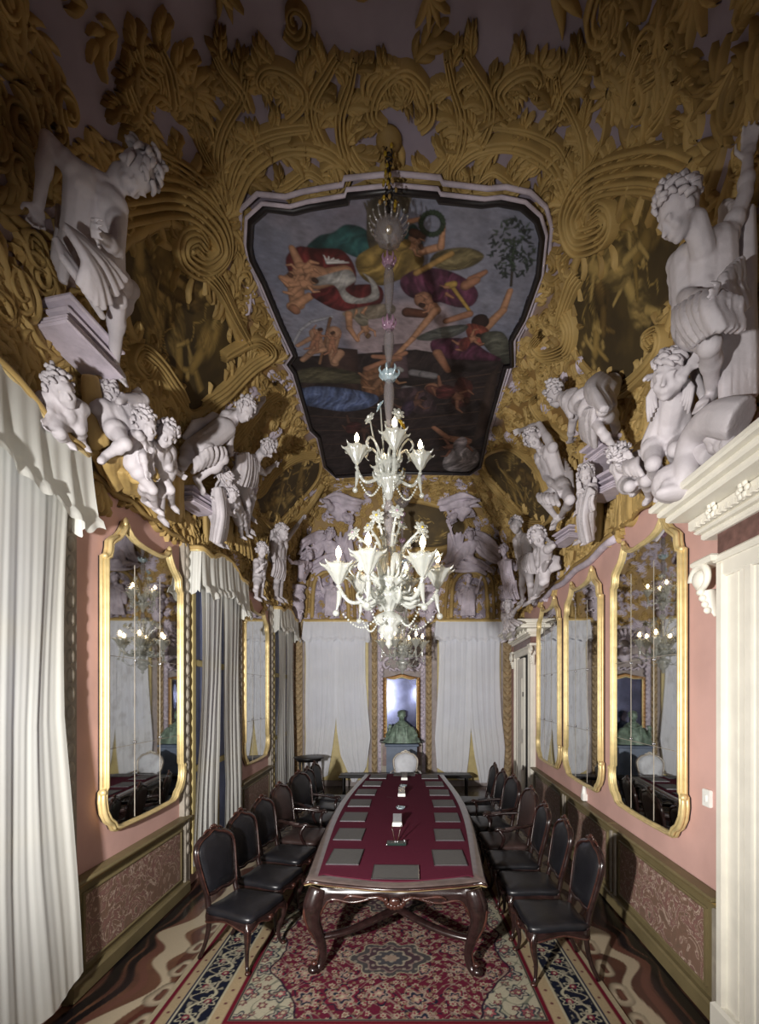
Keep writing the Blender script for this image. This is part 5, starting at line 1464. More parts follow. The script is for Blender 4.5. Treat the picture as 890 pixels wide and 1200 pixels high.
def figure(name, label, J, k, T_=lambda x, y: (x, y), m=None, voxel=None, chub=1., face=None, cloths=(), hair='curly', seed=1, cat='statue', group=None, m2=None, face_out=.9, dbg=True):
    """J: joints in photo coordinates plus distance off the wall; k: body scale (1 = 1.8 m)"""
    m = m or M_WHITE; rs = random.Random(seed); voxel = voxel or .011
    W = {}
    for n_, (x, y, o_) in J.items(): px_, py_ = T_(x, y); W[n_] = hit(px_, py_, o_)
    neck, pel = W['neck'], W['pelvis']; ch_ = W.get('chest', neck.lerp(pel, .4)); head = W.get('head')
    # outward direction of the wall here
    p_, = [hit(*T_(*J['neck'][:2]), 0.)]
    out = (hit(*T_(*J['neck'][:2]), .3)-p_); 
    sx = -1 if ch_.x > 0 else 1
    outn = V(sx*1.0, -.55, -.15).normalized() if abs(ch_.x) > 1.6 and ch_.y < 10 else V(0,-1,-.1).normalized()
    b = MB(); b.mi(m)
    up = (neck-pel).normalized(); lat = None
    if 'shA' in W and 'shB' in W: lat = (W['shA']-W['shB']).normalized()
    else: lat = up.cross(outn).normalized()
    fwd = lat.cross(up).normalized()
    if fwd.dot(outn) < 0: fwd = -fwd
    hipw = .088*k*chub; shw = .165*k*(chub*.95)
    latp = (lat-up*lat.dot(up)).normalized()
    shA = W.get('shA', neck+latp*shw-up*.03*k); shB = W.get('shB', neck-latp*shw-up*.03*k)
    hA, hB = pel+latp*hipw, pel-latp*hipw
    c = chub
    b.cap(neck-up*.05*k, neck+up*.05*k+(head-neck)*.25 if head else neck, .066*k*c, .056*k*c, m)
    for s_, h_ in ((shA, hA), (shB, hB)):
        s_i = s_.lerp(ch_, .38); b.cap(s_i, s_i.lerp(h_, .55), .100*k*c, .090*k*c, m); b.cap(s_i.lerp(h_, .5), h_, .090*k*c, .100*k*c, m)
        b.cap(neck-up*.01*k, s_, .05*k*c, .062*k*c, m)
        b.ell(s_.lerp(ch_, .42)+fwd*.075*k+up*(-.02*k), (.062*k*c,.034*k*c,.052*k*c), m, rot=basis(fwd, up))
    b.cap(ch_, pel, .105*k*c, .10*k*c, m)
    if c < 1.15:
        for i in range(3):
            for s_ in (-1, 1): b.ell(ch_.lerp(pel, .45+.2*i)+fwd*.088*k+latp*s_*.028*k, (.026*k,.016*k,.030*k), m, rot=basis(fwd, up), nu=8, nv=6)
    else: b.ell(ch_.lerp(pel, .6)+fwd*.05*k, (.10*k,.085*k,.10*k), m)
    def limb(P, R_):
        for i in range(len(P)-1):
            b.cap(P[i], P[i+1], R_[i][0]*k*c, R_[i][1]*k*c, m)
            q = P[i].lerp(P[i+1], .38); d = (P[i+1]-P[i]); 
            b.ell(q, (R_[i][0]*k*c*1.10, R_[i][0]*k*c*1.10, d.length*.30), m, rot=basis(frame(d)[0], d))
    for s_, sh in (('A', shA), ('B', shB)):
        if 'el'+s_ in W:
            el, ha = W['el'+s_], W.get('ha'+s_, W['el'+s_])
            b.ell(sh, (.068*k*c,)*3, m); limb([sh, el, ha], [(.054,.042),(.042,.028)])
            if 'ha'+s_ in W:
                d = (ha-el).normalized(); hp = head or neck
                pn = d.cross(V(0,0,1)); pn = pn if pn.length > .1 else V(1,0,0)
                pn = (fwd*1.0+pn*.2); pn = pn-d*pn.dot(d); add_hand(b, ha, d, -pn, k, 1 if s_ == 'A' else -1, rs.uniform(.5,1.1), c)
    for s_, h_ in (('A', hA), ('B', hB)):
        if 'kn'+s_ in W:
            kn = W['kn'+s_]; an = W.get('an'+s_)
            b.cap(h_, kn, .092*k*c, .058*k*c, m); b.ell(h_.lerp(kn, .3), (.10*k*c,.10*k*c,(kn-h_).length*.32), m, rot=basis(frame(kn-h_)[0], kn-h_)); b.ell(kn, .062*k*c, m)
            if an:
                b.cap(kn, an, .056*k*c, .035*k*c, m); d = an-kn
                calf = kn.lerp(an, .32)-fwd*.018*k; b.ell(calf, (.062*k*c,.062*k*c,d.length*.24), m, rot=basis(frame(d)[0], d))
                ft = W.get('ft'+s_) or an+(fwd*.8+V(0,0,-.35)).normalized()*.17*k
                fd = (ft-an).normalized(); ft = an+fd*max(.15*k, min(.24*k, (ft-an).length))
                b.cap(an-fd*.03*k+V(0,0,-.02*k), an.lerp(ft, .7), .036*k*c, .036*k*c, m); fs_ = fd.cross(V(0,0,1)); fs_ = fs_.normalized() if fs_.length > .1 else latp
                for q in range(5): b.cap(an.lerp(ft, .65)+fs_*(q-2)*.017*k, an.lerp(ft, 1.02-.05*abs(q-1))+fs_*(q-2)*.019*k+V(0,0,-.008*k), .016*k, .0115*k, m, 7)
    t = thing(name, label, cat, (0,0,0), 0, group)
    fc = None
    if head:
        if face is not None:
            fpx = T_(*face[:2]); fc = (hit(*fpx, face[2])-head).normalized()
        else: fc = fwd
        hup = (head-neck).normalized()
        add_head(b, head+hup*.02*k, fc, hup, k*1.12*(1.0 if c < 1.15 else 1.35), c)
        b.cap(neck, head-hup*.02*k, .056*k*c, .05*k*c, m)
    remeshed(b, 'body', voxel, m, t)
    if head and hair:
        hb = MB(); hb.mi(m); add_hair(hb, head+hup*.03*k, fc, hup, k*1.12*(1.0 if c < 1.15 else 1.35), rs, hair == 'curly', hair == 'long')
        hb.obj('hair', t)
    for i, cl in enumerate(cloths):
        cb = MB(); cm = cl.get('m') or m2 or m; cb.mi(cm)
        A = [hit(*T_(x, y), o_) for x, y, o_ in cl['a']]; B = [hit(*T_(x, y), o_) for x, y, o_ in cl['b']]
        if cl.get('billow'):
            for q_ in range(cl['n']):
                t_ = q_/(cl['n']-1); P_ = []
                NA = max(len(A), len(B))
                for i_ in range(NA): P_.append(lerpl(A, i_/(NA-1)).lerp(lerpl(B, i_/(NA-1)), t_)+V(rs.uniform(-1,1), rs.uniform(-1,.3), rs.uniform(-1,1))*cl['r']*.9)
                cb.tube(P_, [cl['r']*.5, cl['r']*rs.uniform(.9,1.4), cl['r']*rs.uniform(.8,1.3), cl['r']*.9, cl['r']*.4], cm, n=7, smooth=5)
        else: cloth_fold(cb, A, B, cl.get('n', 8), cl.get('r', .02), outn*cl.get('sag', .04), rs=rs)
        remeshed(cb, 'drapery', min(voxel, cl.get('r', .02)*.55), cm, t, 1)
    if dbg and 0:
        print(name, 'torso %.2f' % ((neck-pel).length/k), {n_: round((W[n_]-W[m_]).length/k, 2) for n_, m_ in (('shA','elA'),('elA','haA'),('shB','elB'),('elB','haB'),('knA','anA'),('knB','anB'),('knA','pelvis'),('knB','pelvis'),('shA','shB'),('head','neck')) if n_ in W and m_ in W})
    return t
FIGS = 'stucco statues around the cove'
# big bowed statue, left
figure('stucco_statue', 'large bowed nude stucco man with loincloth at upper left, elbow raised to the edge', {
 'head':(398,225,.62),'neck':(335,262,.50),'chest':(285,330,.42),'pelvis':(262,540,.36),
 'shA':(195,205,.36),'elA':(108,100,.25),'haA':(75,330,.25),'shB':(345,330,.55),'elB':(345,480,.62),'haB':(285,430,.66),
 'knA':(350,655,.50),'anA':(338,880,.26),'ftA':(372,945,.36),'knB':(396,620,.30),'anB':(330,780,.10)}, 1.06, zL0 := (lambda x, y: (20+x*.337, 130+y*.337)),
 face=(420,420,.75), hair='short', seed=2, group=FIGS, voxel=.010, cloths=[
  {'a':[(160,400,.45),(200,450,.52),(240,520,.55)],'b':[(380,590,.62),(300,690,.55),(215,610,.5)],'n':9,'r':.028,'sag':.05},
  {'a':[(130,440,.35),(150,500,.40)],'b':[(250,640,.45),(300,720,.45)],'n':6,'r':.026,'sag':.02},
  {'a':[(150,330,.15),(175,420,.20)],'b':[(130,520,.15),(160,600,.20)],'n':5,'r':.03,'sag':.02}])
# big curly-haired statue, right
zR0 = lambda x, y: (600+x*.326, 180+y*.326)
figure('stucco_statue', 'large curly-haired stucco man in a cloth kilt standing over the near right cornice', {
 'head':(612,225,.62),'neck':(685,305,.48),'chest':(690,380,.42),'pelvis':(700,590,.38),
 'shA':(598,395,.50),'elA':(592,520,.48),'haA':(720,505,.60),'shB':(775,300,.30),'elB':(840,150,.20),'haB':(850,20,.15),
 'knA':(712,690,.52),'anA':(722,860,.30),'ftA':(665,925,.42),'knB':(640,700,.22),'anB':(640,860,.05)}, 1.02, zR0,
 face=(500,330,.80), hair='curly', seed=5, group=FIGS, voxel=.010, cloths=[
  {'a':[(590,560,.55),(700,500,.62),(820,520,.50)],'b':[(650,690,.58),(740,640,.62),(830,640,.45)],'n':11,'r':.028,'sag':.05},
  {'a':[(770,180,.12),(850,200,.15)],'b':[(770,900,.30),(860,880,.15)],'n':7,'r':.045,'sag':.03},
  {'a':[(590,640,.25),(640,700,.30)],'b':[(650,760,.25),(690,880,.30)],'n':6,'r':.028,'sag':.02},
  {'a':[(760,440,.50),(820,380,.35)],'b':[(800,600,.45),(850,560,.3)],'n':6,'r':.032,'sag':.05}])
zA = lambda x, y: (100+x*.1573, 440+y*.1573)
figure('stucco_putto', 'sprawling stucco child seen from behind above the left near mirror, knee drawn up', {
 'neck':(205,235,.30),'pelvis':(262,370,.34),'head':(190,190,.26),'knA':(430,185,.42),'anA':(280,165,.40),'ftA':(250,200,.4),'knB':(300,510,.46),'anB':(145,600,.30),'ftB':(110,650,.3),
 'elA':(300,180,.25),'haA':(360,140,.22)}, .62, zA, chub=1.35, face=(150,150,.1), seed=6, group=FIGS, voxel=.010)
figure('stucco_putto', 'stucco child with curls leaning on his companion above the left near mirror', {
 'head':(450,385,.52),'neck':(410,450,.42),'pelvis':(400,660,.36),'shA':(350,455,.38),'elA':(400,440,.52),'haA':(440,500,.52),'shB':(440,490,.40),'elB':(430,600,.46),'haB':(450,700,.46),
 'knA':(500,850,.42),'anA':(525,990,.26),'knB':(440,830,.36),'anB':(445,930,.2)}, .60, zA, chub=1.3, face=(560,440,.7), seed=7, group=FIGS, voxel=.009)
figure('stucco_putto', 'stucco child facing forward, lowest of the pair above the left near mirror', {
 'head':(600,455,.56),'neck':(565,525,.46),'pelvis':(580,700,.36),'shA':(490,520,.42),'elA':(475,620,.44),'haA':(500,700,.44),'shB':(635,560,.44),'elB':(625,690,.46),'haB':(700,735,.42),
 'knA':(630,850,.44),'anA':(645,960,.28),'knB':(560,880,.36),'anB':(568,1060,.2)}, .62, zA, chub=1.3, face=(640,560,.9), seed=8, group=FIGS, voxel=.009)
zB = lambda x, y: (205+x*.175, 450+y*.175)
figure('stucco_statue', 'muscular stucco man crouching and reaching out on the left cove, chin bearded', {
 'head':(455,185,.62),'neck':(395,230,.50),'chest':(320,290,.46),'pelvis':(150,440,.30),'shA':(365,300,.52),'elA':(368,410,.50),'haA':(372,465,.42),'shB':(400,200,.42),'elB':(510,210,.42),'haB':(575,135,.35),
 'knA':(325,500,.60),'anA':(150,640,.30),'ftA':(190,720,.35),'knB':(60,520,.25),'anB':(0,560,.1)}, 1.0, zB, face=(520,280,.80), hair='curly', seed=9, group=FIGS, voxel=.012, cloths=[
  {'a':[(130,500,.40),(220,420,.55),(320,420,.60)],'b':[(110,600,.35),(200,560,.45),(330,520,.6)],'n':8,'r':.026,'sag':.05},
  {'a':[(60,360,.15),(120,260,.18)],'b':[(260,200,.22),(330,230,.25)],'n':6,'r':.035,'sag':.02}])
figure('stucco_statue', 'stucco man in a loose tunic gesturing towards the far left painted panel', {
 'head':(605,445,.60),'neck':(555,490,.48),'chest':(505,530,.42),'pelvis':(450,680,.34),'shA':(450,500,.40),'elA':(400,590,.44),'haA':(400,680,.42),'shB':(545,560,.48),'elB':(600,600,.42),'haB':(665,545,.30),
 'knA':(485,800,.40),'anA':(490,960,.26),'knB':(520,760,.35),'anB':(500,880,.2)}, .98, zB, face=(680,480,.6), seed=10, group=FIGS, voxel=.012, cloths=[
  {'a':[(420,480,.44),(490,460,.50),(540,520,.52)],'b':[(390,680,.42),(460,690,.50),(540,690,.42)],'n':9,'r':.03,'sag':.04}])
figure('stucco_statue', 'standing veiled stucco woman over the second left curtain', {
 'head':(335,650,.42),'neck':(315,700,.36),'pelvis':(285,860,.30),'shA':(262,730,.30),'elA':(270,810,.36),'haA':(330,790,.42),'shB':(345,730,.34),'elB':(370,800,.38),'haB':(380,840,.38),
 'knA':(270,960,.32),'anA':(270,1050,.24),'knB':(310,960,.32),'anB':(310,1060,.24)}, .78, zB, face=(440,720,.6), hair='long', seed=11, group=FIGS, voxel=.011, cloths=[
  {'a':[(250,700,.34),(300,690,.42),(350,720,.38)],'b':[(240,1050,.26),(290,1070,.38),(335,1050,.30)],'n':9,'r':.026,'sag':.06},
  {'a':[(240,760,.36),(330,850,.44)],'b':[(360,800,.38),(380,880,.40)],'n':6,'r':.02,'sag':.03}])
figure('stucco_putto', 'little stucco child with dark shadowed curls holding a book beside the veiled woman', {
 'head':(388,745,.48),'neck':(395,790,.40),'pelvis':(430,880,.34),'elA':(430,820,.44),'haA':(400,850,.46),'elB':(460,860,.4),'haB':(480,900,.36),'knA':(470,940,.36),'anA':(490,1010,.28),'knB':(440,960,.32),'anB':(450,1020,.26)}, .52, zB, chub=1.25, face=(390,860,.8), seed=12, group=FIGS, voxel=.010)
zF = lambda x, y: (300+x*.135, 600+y*.135)
figure('stucco_putto', 'stucco child clasping his hands at the end of the second left curtain pelmet', {
 'head':(52,345,.42),'neck':(45,410,.34),'pelvis':(30,560,.28),'shA':(5,430,.30),'elA':(5,520,.34),'haA':(40,480,.40),'shB':(75,430,.32),'elB':(70,510,.36),'haB':(50,490,.40),'knA':(5,650,.30),'anA':(5,740,.24),'knB':(50,640,.30),'anB':(50,730,.24)}, .66, zF, chub=1.2, face=(70,400,.7), seed=13, group=FIGS, voxel=.012)
figure('stucco_statue', 'tall stucco figure with one arm flung up in the far left corner of the cove', {
 'head':(225,190,.45),'neck':(200,240,.38),'pelvis':(200,450,.32),'shA':(160,250,.34),'elA':(150,350,.38),'haA':(160,450,.38),'shB':(250,250,.36),'elB':(320,170,.32),'haB':(400,60,.25),'knA':(215,600,.32),'anA':(215,740,.24),'knB':(180,600,.3),'anB':(180,740,.2)}, 1.05, zF, face=(330,260,.7), seed=14, group=FIGS, voxel=.014, cloths=[
  {'a':[(150,380,.36),(240,390,.40)],'b':[(140,560,.34),(240,600,.40)],'n':7,'r':.032,'sag':.05}, {'a':[(140,160,.2),(180,130,.2)],'b':[(110,420,.2),(150,450,.24)],'n':5,'r':.035}])
figure('stucco_statue', 'stucco half-figure rising from a scrolled pedestal at the left of the end wall', {
 'head':(462,385,.40),'neck':(440,430,.34),'pelvis':(400,560,.30),'shA':(375,440,.3),'elA':(310,440,.34),'haA':(280,400,.34),'shB':(480,450,.34),'elB':(470,500,.38),'haB':(420,520,.42)}, .85, zF, face=(520,380,.6), seed=15, group=FIGS, voxel=.014, m=M_LAV)
zC = lambda x, y: (600+x*.175, 430+y*.175)
figure('stucco_statue', 'hunched stucco man wrapped in cloth bending head-down on the right cove', {
 'head':(300,195,.55),'neck':(380,205,.50),'chest':(470,220,.52),'pelvis':(620,150,.30),'shA':(430,260,.55),'elA':(400,420,.50),'haA':(395,480,.45),'shB':(540,330,.60),'elB':(600,430,.62),'haB':(680,530,.50),
 'knA':(610,280,.62),'anA':(700,380,.30),'knB':(660,260,.45),'anB':(690,400,.15)}, 1.0, zC, face=(250,260,.55), hair='curly', seed=16, group=FIGS, voxel=.012, cloths=[
  {'a':[(540,90,.35),(600,50,.42),(690,120,.35)],'b':[(540,250,.60),(620,290,.68),(690,260,.45)],'n':10,'r':.035,'sag':.10},
  {'a':[(370,170,.55),(430,150,.5)],'b':[(350,260,.6),(400,350,.6)],'n':6,'r':.035,'sag':.06},
  {'a':[(480,290,.62),(560,270,.66)],'b':[(480,480,.5),(560,540,.55)],'n':7,'r':.03,'sag':.04}])
figure('stucco_statue', 'stucco man twisting with one arm crooked over his head on the right cove', {
 'head':(155,500,.55),'neck':(200,555,.46),'chest':(240,620,.42),'pelvis':(320,800,.36),'shA':(180,600,.44),'elA':(225,740,.50),'haA':(320,830,.52),'shB':(275,540,.44),'elB':(185,385,.42),'haB':(60,425,.40),
 'knA':(200,880,.60),'anA':(300,1010,.36),'ftA':(270,1090,.4),'knB':(390,890,.5),'anB':(330,1000,.3)}, 1.0, zC, face=(120,540,.8), seed=17, group=FIGS, voxel=.012, cloths=[
  {'a':[(180,850,.60),(300,850,.58)],'b':[(200,910,.62),(320,930,.60)],'n':6,'r':.028,'sag':.05},
  {'a':[(350,620,.2),(400,700,.25)],'b':[(380,800,.35),(410,850,.35)],'n':5,'r':.03,'sag':.03}])
figure('stucco_statue', 'standing draped stucco woman with arms folded on the right cove', {
 'head':(500,735,.42),'neck':(505,790,.36),'pelvis':(505,950,.32),'shA':(470,820,.34),'elA':(450,890,.38),'haA':(440,940,.40),'shB':(545,810,.36),'elB':(550,880,.42),'haB':(505,850,.46),
 'knA':(480,1060,.34),'anA':(475,1150,.26),'knB':(530,1060,.34),'anB':(530,1150,.26)}, .78, zC, face=(470,780,.8), hair='long', seed=18, group=FIGS, voxel=.011, cloths=[
  {'a':[(465,820,.38),(510,800,.46),(550,830,.42)],'b':[(460,1160,.28),(500,1180,.40),(545,1160,.30)],'n':9,'r':.024,'sag':.06},
  {'a':[(480,900,.42),(550,850,.46)],'b':[(480,1000,.40),(555,960,.42)],'n':6,'r':.02,'sag':.04}])
zD = lambda x, y: (730+x*.1667, 420+y*.1667)
figure('stucco_putto', 'long-haired stucco child with one arm raised beside the dolphin scroll', {
 'head':(325,150,.52),'neck':(350,225,.44),'chest':(360,320,.42),'pelvis':(310,590,.36),'shA':(320,270,.44),'elA':(385,180,.50),'haA':(460,75,.46),'shB':(420,270,.36),'elB':(290,360,.25),'haB':(255,420,.3),
 'knA':(215,740,.52),'anA':(260,920,.32),'knB':(375,640,.40),'anB':(370,760,.25)}, .80, zD, chub=1.15, face=(240,160,.7), hair='long', seed=19, group=FIGS, voxel=.010)
figure('stucco_putto', 'stucco child bending over at the tip of the near right cornice', {
 'head':(5,690,.48),'neck':(45,710,.42),'pelvis':(80,860,.36),'elA':(-20,760,.5),'haA':(-30,700,.5),'elB':(100,760,.45),'haB':(60,700,.5),'knA':(170,860,.46),'anA':(190,980,.3),'knB':(50,900,.5),'anB':(100,920,.35)}, .60, zD, chub=1.35, face=(-60,700,.5), seed=20, group=FIGS, voxel=.010, cloths=[
  {'a':[(20,730,.5),(110,700,.5)],'b':[(30,820,.55),(150,830,.5)],'n':6,'r':.022,'sag':.05}])
zE = lambda x, y: (580+x*.125, 590+y*.125)
figure('stucco_statue', 'stucco youth in a kilt standing at the far right corner of the cove', {
 'head':(205,220,.50),'neck':(235,285,.42),'chest':(265,350,.38),'pelvis':(300,580,.32),'shA':(200,350,.38),'elA':(205,450,.38),'haA':(225,540,.34),'shB':(320,330,.36),'elB':(380,400,.38),'haB':(410,460,.4),
 'knA':(255,760,.34),'anA':(260,910,.26),'ftA':(200,970,.3),'knB':(335,760,.34),'anB':(335,910,.26)}, 1.05, zE, face=(140,240,.7), seed=21, group=FIGS, voxel=.014, cloths=[
  {'a':[(240,500,.42),(320,460,.46),(370,480,.4)],'b':[(240,620,.42),(330,660,.46),(400,660,.4)],'n':9,'r':.028,'sag':.05}])
figure('stucco_putto', 'winged stucco child with trailing cloth beside the standing youth', {
 'head':(410,330,.50),'neck':(440,410,.42),'pelvis':(460,600,.36),'shA':(400,440,.40),'elA':(390,520,.42),'haA':(420,600,.44),'shB':(500,430,.4),'elB':(550,400,.36),'haB':(510,350,.36),'knA':(450,740,.40),'anA':(400,860,.28),'knB':(480,720,.36),'anB':(440,820,.24)}, .85, zE, chub=1.15, face=(390,420,.8), seed=22, group=FIGS, voxel=.013, cloths=[
  {'a':[(430,560,.42),(500,540,.42)],'b':[(360,940,.25),(420,820,.28)],'n':6,'r':.03,'sag':.03},{'a':[(500,480,.3),(600,500,.2)],'b':[(540,640,.3),(610,620,.2)],'n':6,'r':.035,'sag':.04}])
figure('stucco_statue', 'draped stucco woman in shade left of the far right youth', {
 'head':(85,450,.46),'neck':(100,520,.38),'pelvis':(140,720,.34),'shA':(50,560,.36),'elA':(70,650,.40),'haA':(140,640,.44),'shB':(160,550,.36),'elB':(200,620,.36),'haB':(210,560,.34),'knA':(130,850,.36),'anA':(120,920,.3),'knB':(180,850,.36),'anB':(190,920,.3)}, .88, zE, face=(40,480,.8), seed=23, group=FIGS, voxel=.013, m=M_LAV, cloths=[
  {'a':[(60,540,.40),(150,530,.44)],'b':[(90,780,.38),(200,780,.40)],'n':8,'r':.026,'sag':.05},{'a':[(90,740,.4),(200,720,.42)],'b':[(110,900,.35),(230,900,.38)],'n':8,'r':.024,'sag':.06}])
figure('stucco_putto', 'curly-headed stucco child perched on top of the far marble doorcase', {
 'head':(125,975,.44),'neck':(125,1040,.40),'pelvis':(110,1130,.36),'shA':(80,1040,.38),'elA':(70,1080,.40),'haA':(100,1130,.42),'shB':(165,1040,.4),'elB':(200,990,.38),'haB':(260,940,.34),'knA':(170,1180,.42),'anA':(180,1260,.3),'knB':(90,1200,.42),'anB':(100,1280,.3)}, .75, zE, chub=1.15, face=(80,1030,.9), seed=24, group=FIGS, voxel=.013, cloths=[{'a':[(90,1090,.44),(170,1080,.46)],'b':[(110,1230,.4),(260,1120,.4)],'n':6,'r':.026,'sag':.04}])
# end-wall reliefs in mauve stucco
zG = lambda x, y: (500+x*.135, 580+y*.135)
zGm = lambda x, y: (440-x*.135+ -2, 580+y*.135)
for tr, w_, sd in ((zG, 'right', 30), (zGm, 'left', 40)):
    figure('stucco_relief_figure', 'draped mauve figure inside the arched niche over the %s curtain of the end wall' % w_, {
     'head':(365,745,.26),'neck':(365,790,.22),'pelvis':(375,900,.20),'shA':(320,805,.2),'elA':(290,860,.22),'haA':(330,830,.28),'shB':(410,805,.2),'elB':(440,850,.22),'haB':(465,750,.2),'knA':(350,980,.2),'anA':(350,1040,.16),'knB':(395,980,.2),'anB':(400,1040,.16)}, .86, tr, m=M_LAV, seed=sd, voxel=.015, group='niche figures of the end wall', cloths=[
      {'a':[(330,800,.24),(400,800,.26)],'b':[(300,1050,.2),(420,1050,.22)],'n':8,'r':.028,'sag':.05},{'a':[(270,830,.18),(300,850,.2)],'b':[(290,960,.18),(330,940,.2)],'n':5,'r':.03}])
    figure('stucco_relief_figure', 'reclining mauve figure wrapped in billowing cloth above the %s niche' % w_, {
     'head':(380,360,.36),'neck':(385,410,.30),'pelvis':(330,520,.30),'shA':(340,430,.3),'elA':(260,470,.3),'haA':(210,300,.24),'shB':(440,420,.3),'elB':(480,500,.34),'haB':(560,460,.28),'knA':(250,600,.42),'anA':(150,620,.28),'knB':(430,580,.44),'anB':(540,640,.28)}, 1.1, tr, m=M_LAV, seed=sd+1, voxel=.017, group='reclining figures of the end wall', cloths=[
      {'billow':1,'a':[(190,330,.14),(210,430,.2),(170,540,.2),(130,600,.14)],'b':[(320,340,.14),(300,440,.3),(330,540,.34),(280,640,.2)],'n':7,'r':.05},
      {'billow':1,'a':[(420,310,.16),(500,330,.2),(590,390,.2),(640,470,.12)],'b':[(430,430,.3),(470,520,.34),(560,560,.28),(650,600,.14)],'n':7,'r':.05},
      {'billow':1,'a':[(300,500,.34),(400,540,.38),(500,590,.3),(600,660,.16)],'b':[(200,650,.2),(320,660,.3),(430,650,.3),(520,690,.16)],'n':6,'r':.045}])
    figure('stucco_relief_figure', 'small flying mauve child high on the end cove, %s of the oval panel' % w_, {
     'head':(240,190,.30),'neck':(270,170,.26),'pelvis':(340,110,.24),'elA':(200,220,.26),'haA':(190,170,.26),'elB':(300,200,.26),'haB':(370,190,.24),'knA':(400,60,.28),'anA':(460,40,.2),'knB':(380,130,.26),'anB':(420,170,.2)}, .80, tr, m=M_LAV, chub=1.15, seed=sd+2, voxel=.017, group='flying children of the end cove', cloths=[
      {'billow':1,'a':[(90,60,.10),(200,20,.16),(330,0,.16),(450,30,.1)],'b':[(130,130,.12),(230,110,.2),(340,100,.2),(470,110,.1)],'n':6,'r':.05}])
    # niche surround
    t = thing('niche_surround', 'arched ochre surround of the stucco niche over the %s curtain' % w_, 'stucco relief', (0,0,0))
    b = MB(); P = [hit(*tr(x, y), .05) for x, y in ((215,1070),(225,850),(250,740),(310,680),(380,665),(450,680),(505,740),(525,850),(535,1070))]
    b.tube(P, .05, M_GOLD, n=8, smooth=5); b.tube([hit(*tr(x, y), .04) for x, y in ((160,1070),(175,850),(200,720),(280,640),(380,615),(480,640),(560,720),(580,850),(590,1070))], .045, M_GOLD2, n=8, smooth=5); b.obj('arch', t)
    b = MB()
    for k_ in range(15): b.ell(hit(*tr(215+k_*23, 700-80*sin(PI*k_/14)), .08), (.035,.03,.05), M_GOLD, nu=8, nv=6)
    b.obj('egg_moulding', t)
    b = MB(); 
    q = [hit(*tr(x, y), .015) for x, y in ((240,1070),(250,760),(380,690),(505,760),(515,1070))]; b.v = q; b.face(range(5), b.mi(mat('niche_ground', (146,136,150), .8)), False); b.obj('niche_ground', t)
# scrolled consoles beside the niches
for tr, w_, (xs_) in ((zG, 'right', 700), (zGm, 'left', 660), (zG, 'centre right', 30), (zGm, 'centre left', 40)):
    t = thing('scrolled_console', 'mauve scrolled console at the %s of the end wall, above curtain level' % w_, 'stucco relief', (0,0,0))
    c = hit(*tr(xs_, 940), .14); b = MB()
    b.lathe([(0,.42),(.20,.42),(.22,.38),(.16,.34),(.14,.25),(.18,.20),(.20,.12),(.12,.05),(.16,.0),(.17,-.12),(.10,-.24),(.13,-.32),(.08,-.45),(0,-.48)], M_LAV, c=c, n=20)
    b.obj('shaft', t); b = MB()
    for s in (-1, 1):
        for z in (.28, .02, -.25): b.tube([c+V(s*.05*0+s*.10+.06*s*cos(a)*(1-.1*a), -.12, z+.07*sin(a)*(1-.1*a)) for a in [i*.6 for i in range(12)]], [.025,.02,.012], M_LAV, n=6, smooth=2)
    b.obj('volute', t)
# dolphin and rubble on the near right cornice
t = thing('stucco_dolphin', 'smooth curving stucco dolphin coiled on the corner of the near right cornice', 'stucco relief', (0,0,0), 0)
b = MB(); b.mi(M_WHITE)
P = [hit(*zD(x, y), o_) for x, y, o_ in ((840,430,.30),(740,420,.34),(640,430,.36),(540,500,.36),(480,590,.36),(455,700,.36),(450,800,.38),(420,900,.38),(340,960,.36))]
b.tube(P, [.12,.115,.10,.085,.08,.08,.075,.06,.04], M_WHITE, n=14, smooth=5)
b.ell(hit(*zD(345,880), .40), (.13,.13,.13), M_WHITE); b.ell(hit(*zD(320,890), .47), (.045,.04,.04), M_WHITE); b.ell(hit(*zD(365,945), .42), (.13,.09,.05), M_WHITE)
remeshed(b, 'body', .014, M_WHITE, t)
b = MB(); b.mi(M_WHITE); b.tube([hit(*zD(x, y), .3) for x, y in ((600,500),(545,540),(535,610),(560,670),(610,690))], [.05,.09,.10,.08,.05], M_WHITE, n=10); remeshed(b, 'tail', .016, M_WHITE, t)
t = thing('stucco_rocks', 'rough heap of white stucco rocks behind the dolphin', 'stucco relief', (0,0,0)); b = MB(); b.mi(M_WHITE)
rs = random.Random(5)
for k_ in range(26): b.ell(hit(*zD(rs.uniform(630,840), rs.uniform(500,640)), rs.uniform(.15,.35)), (rs.uniform(.03,.07),rs.uniform(.03,.06),rs.uniform(.03,.06)), M_WHITE, nu=7, nv=5)
remeshed(b, 'heap', .014, M_WHITE, t, 0)
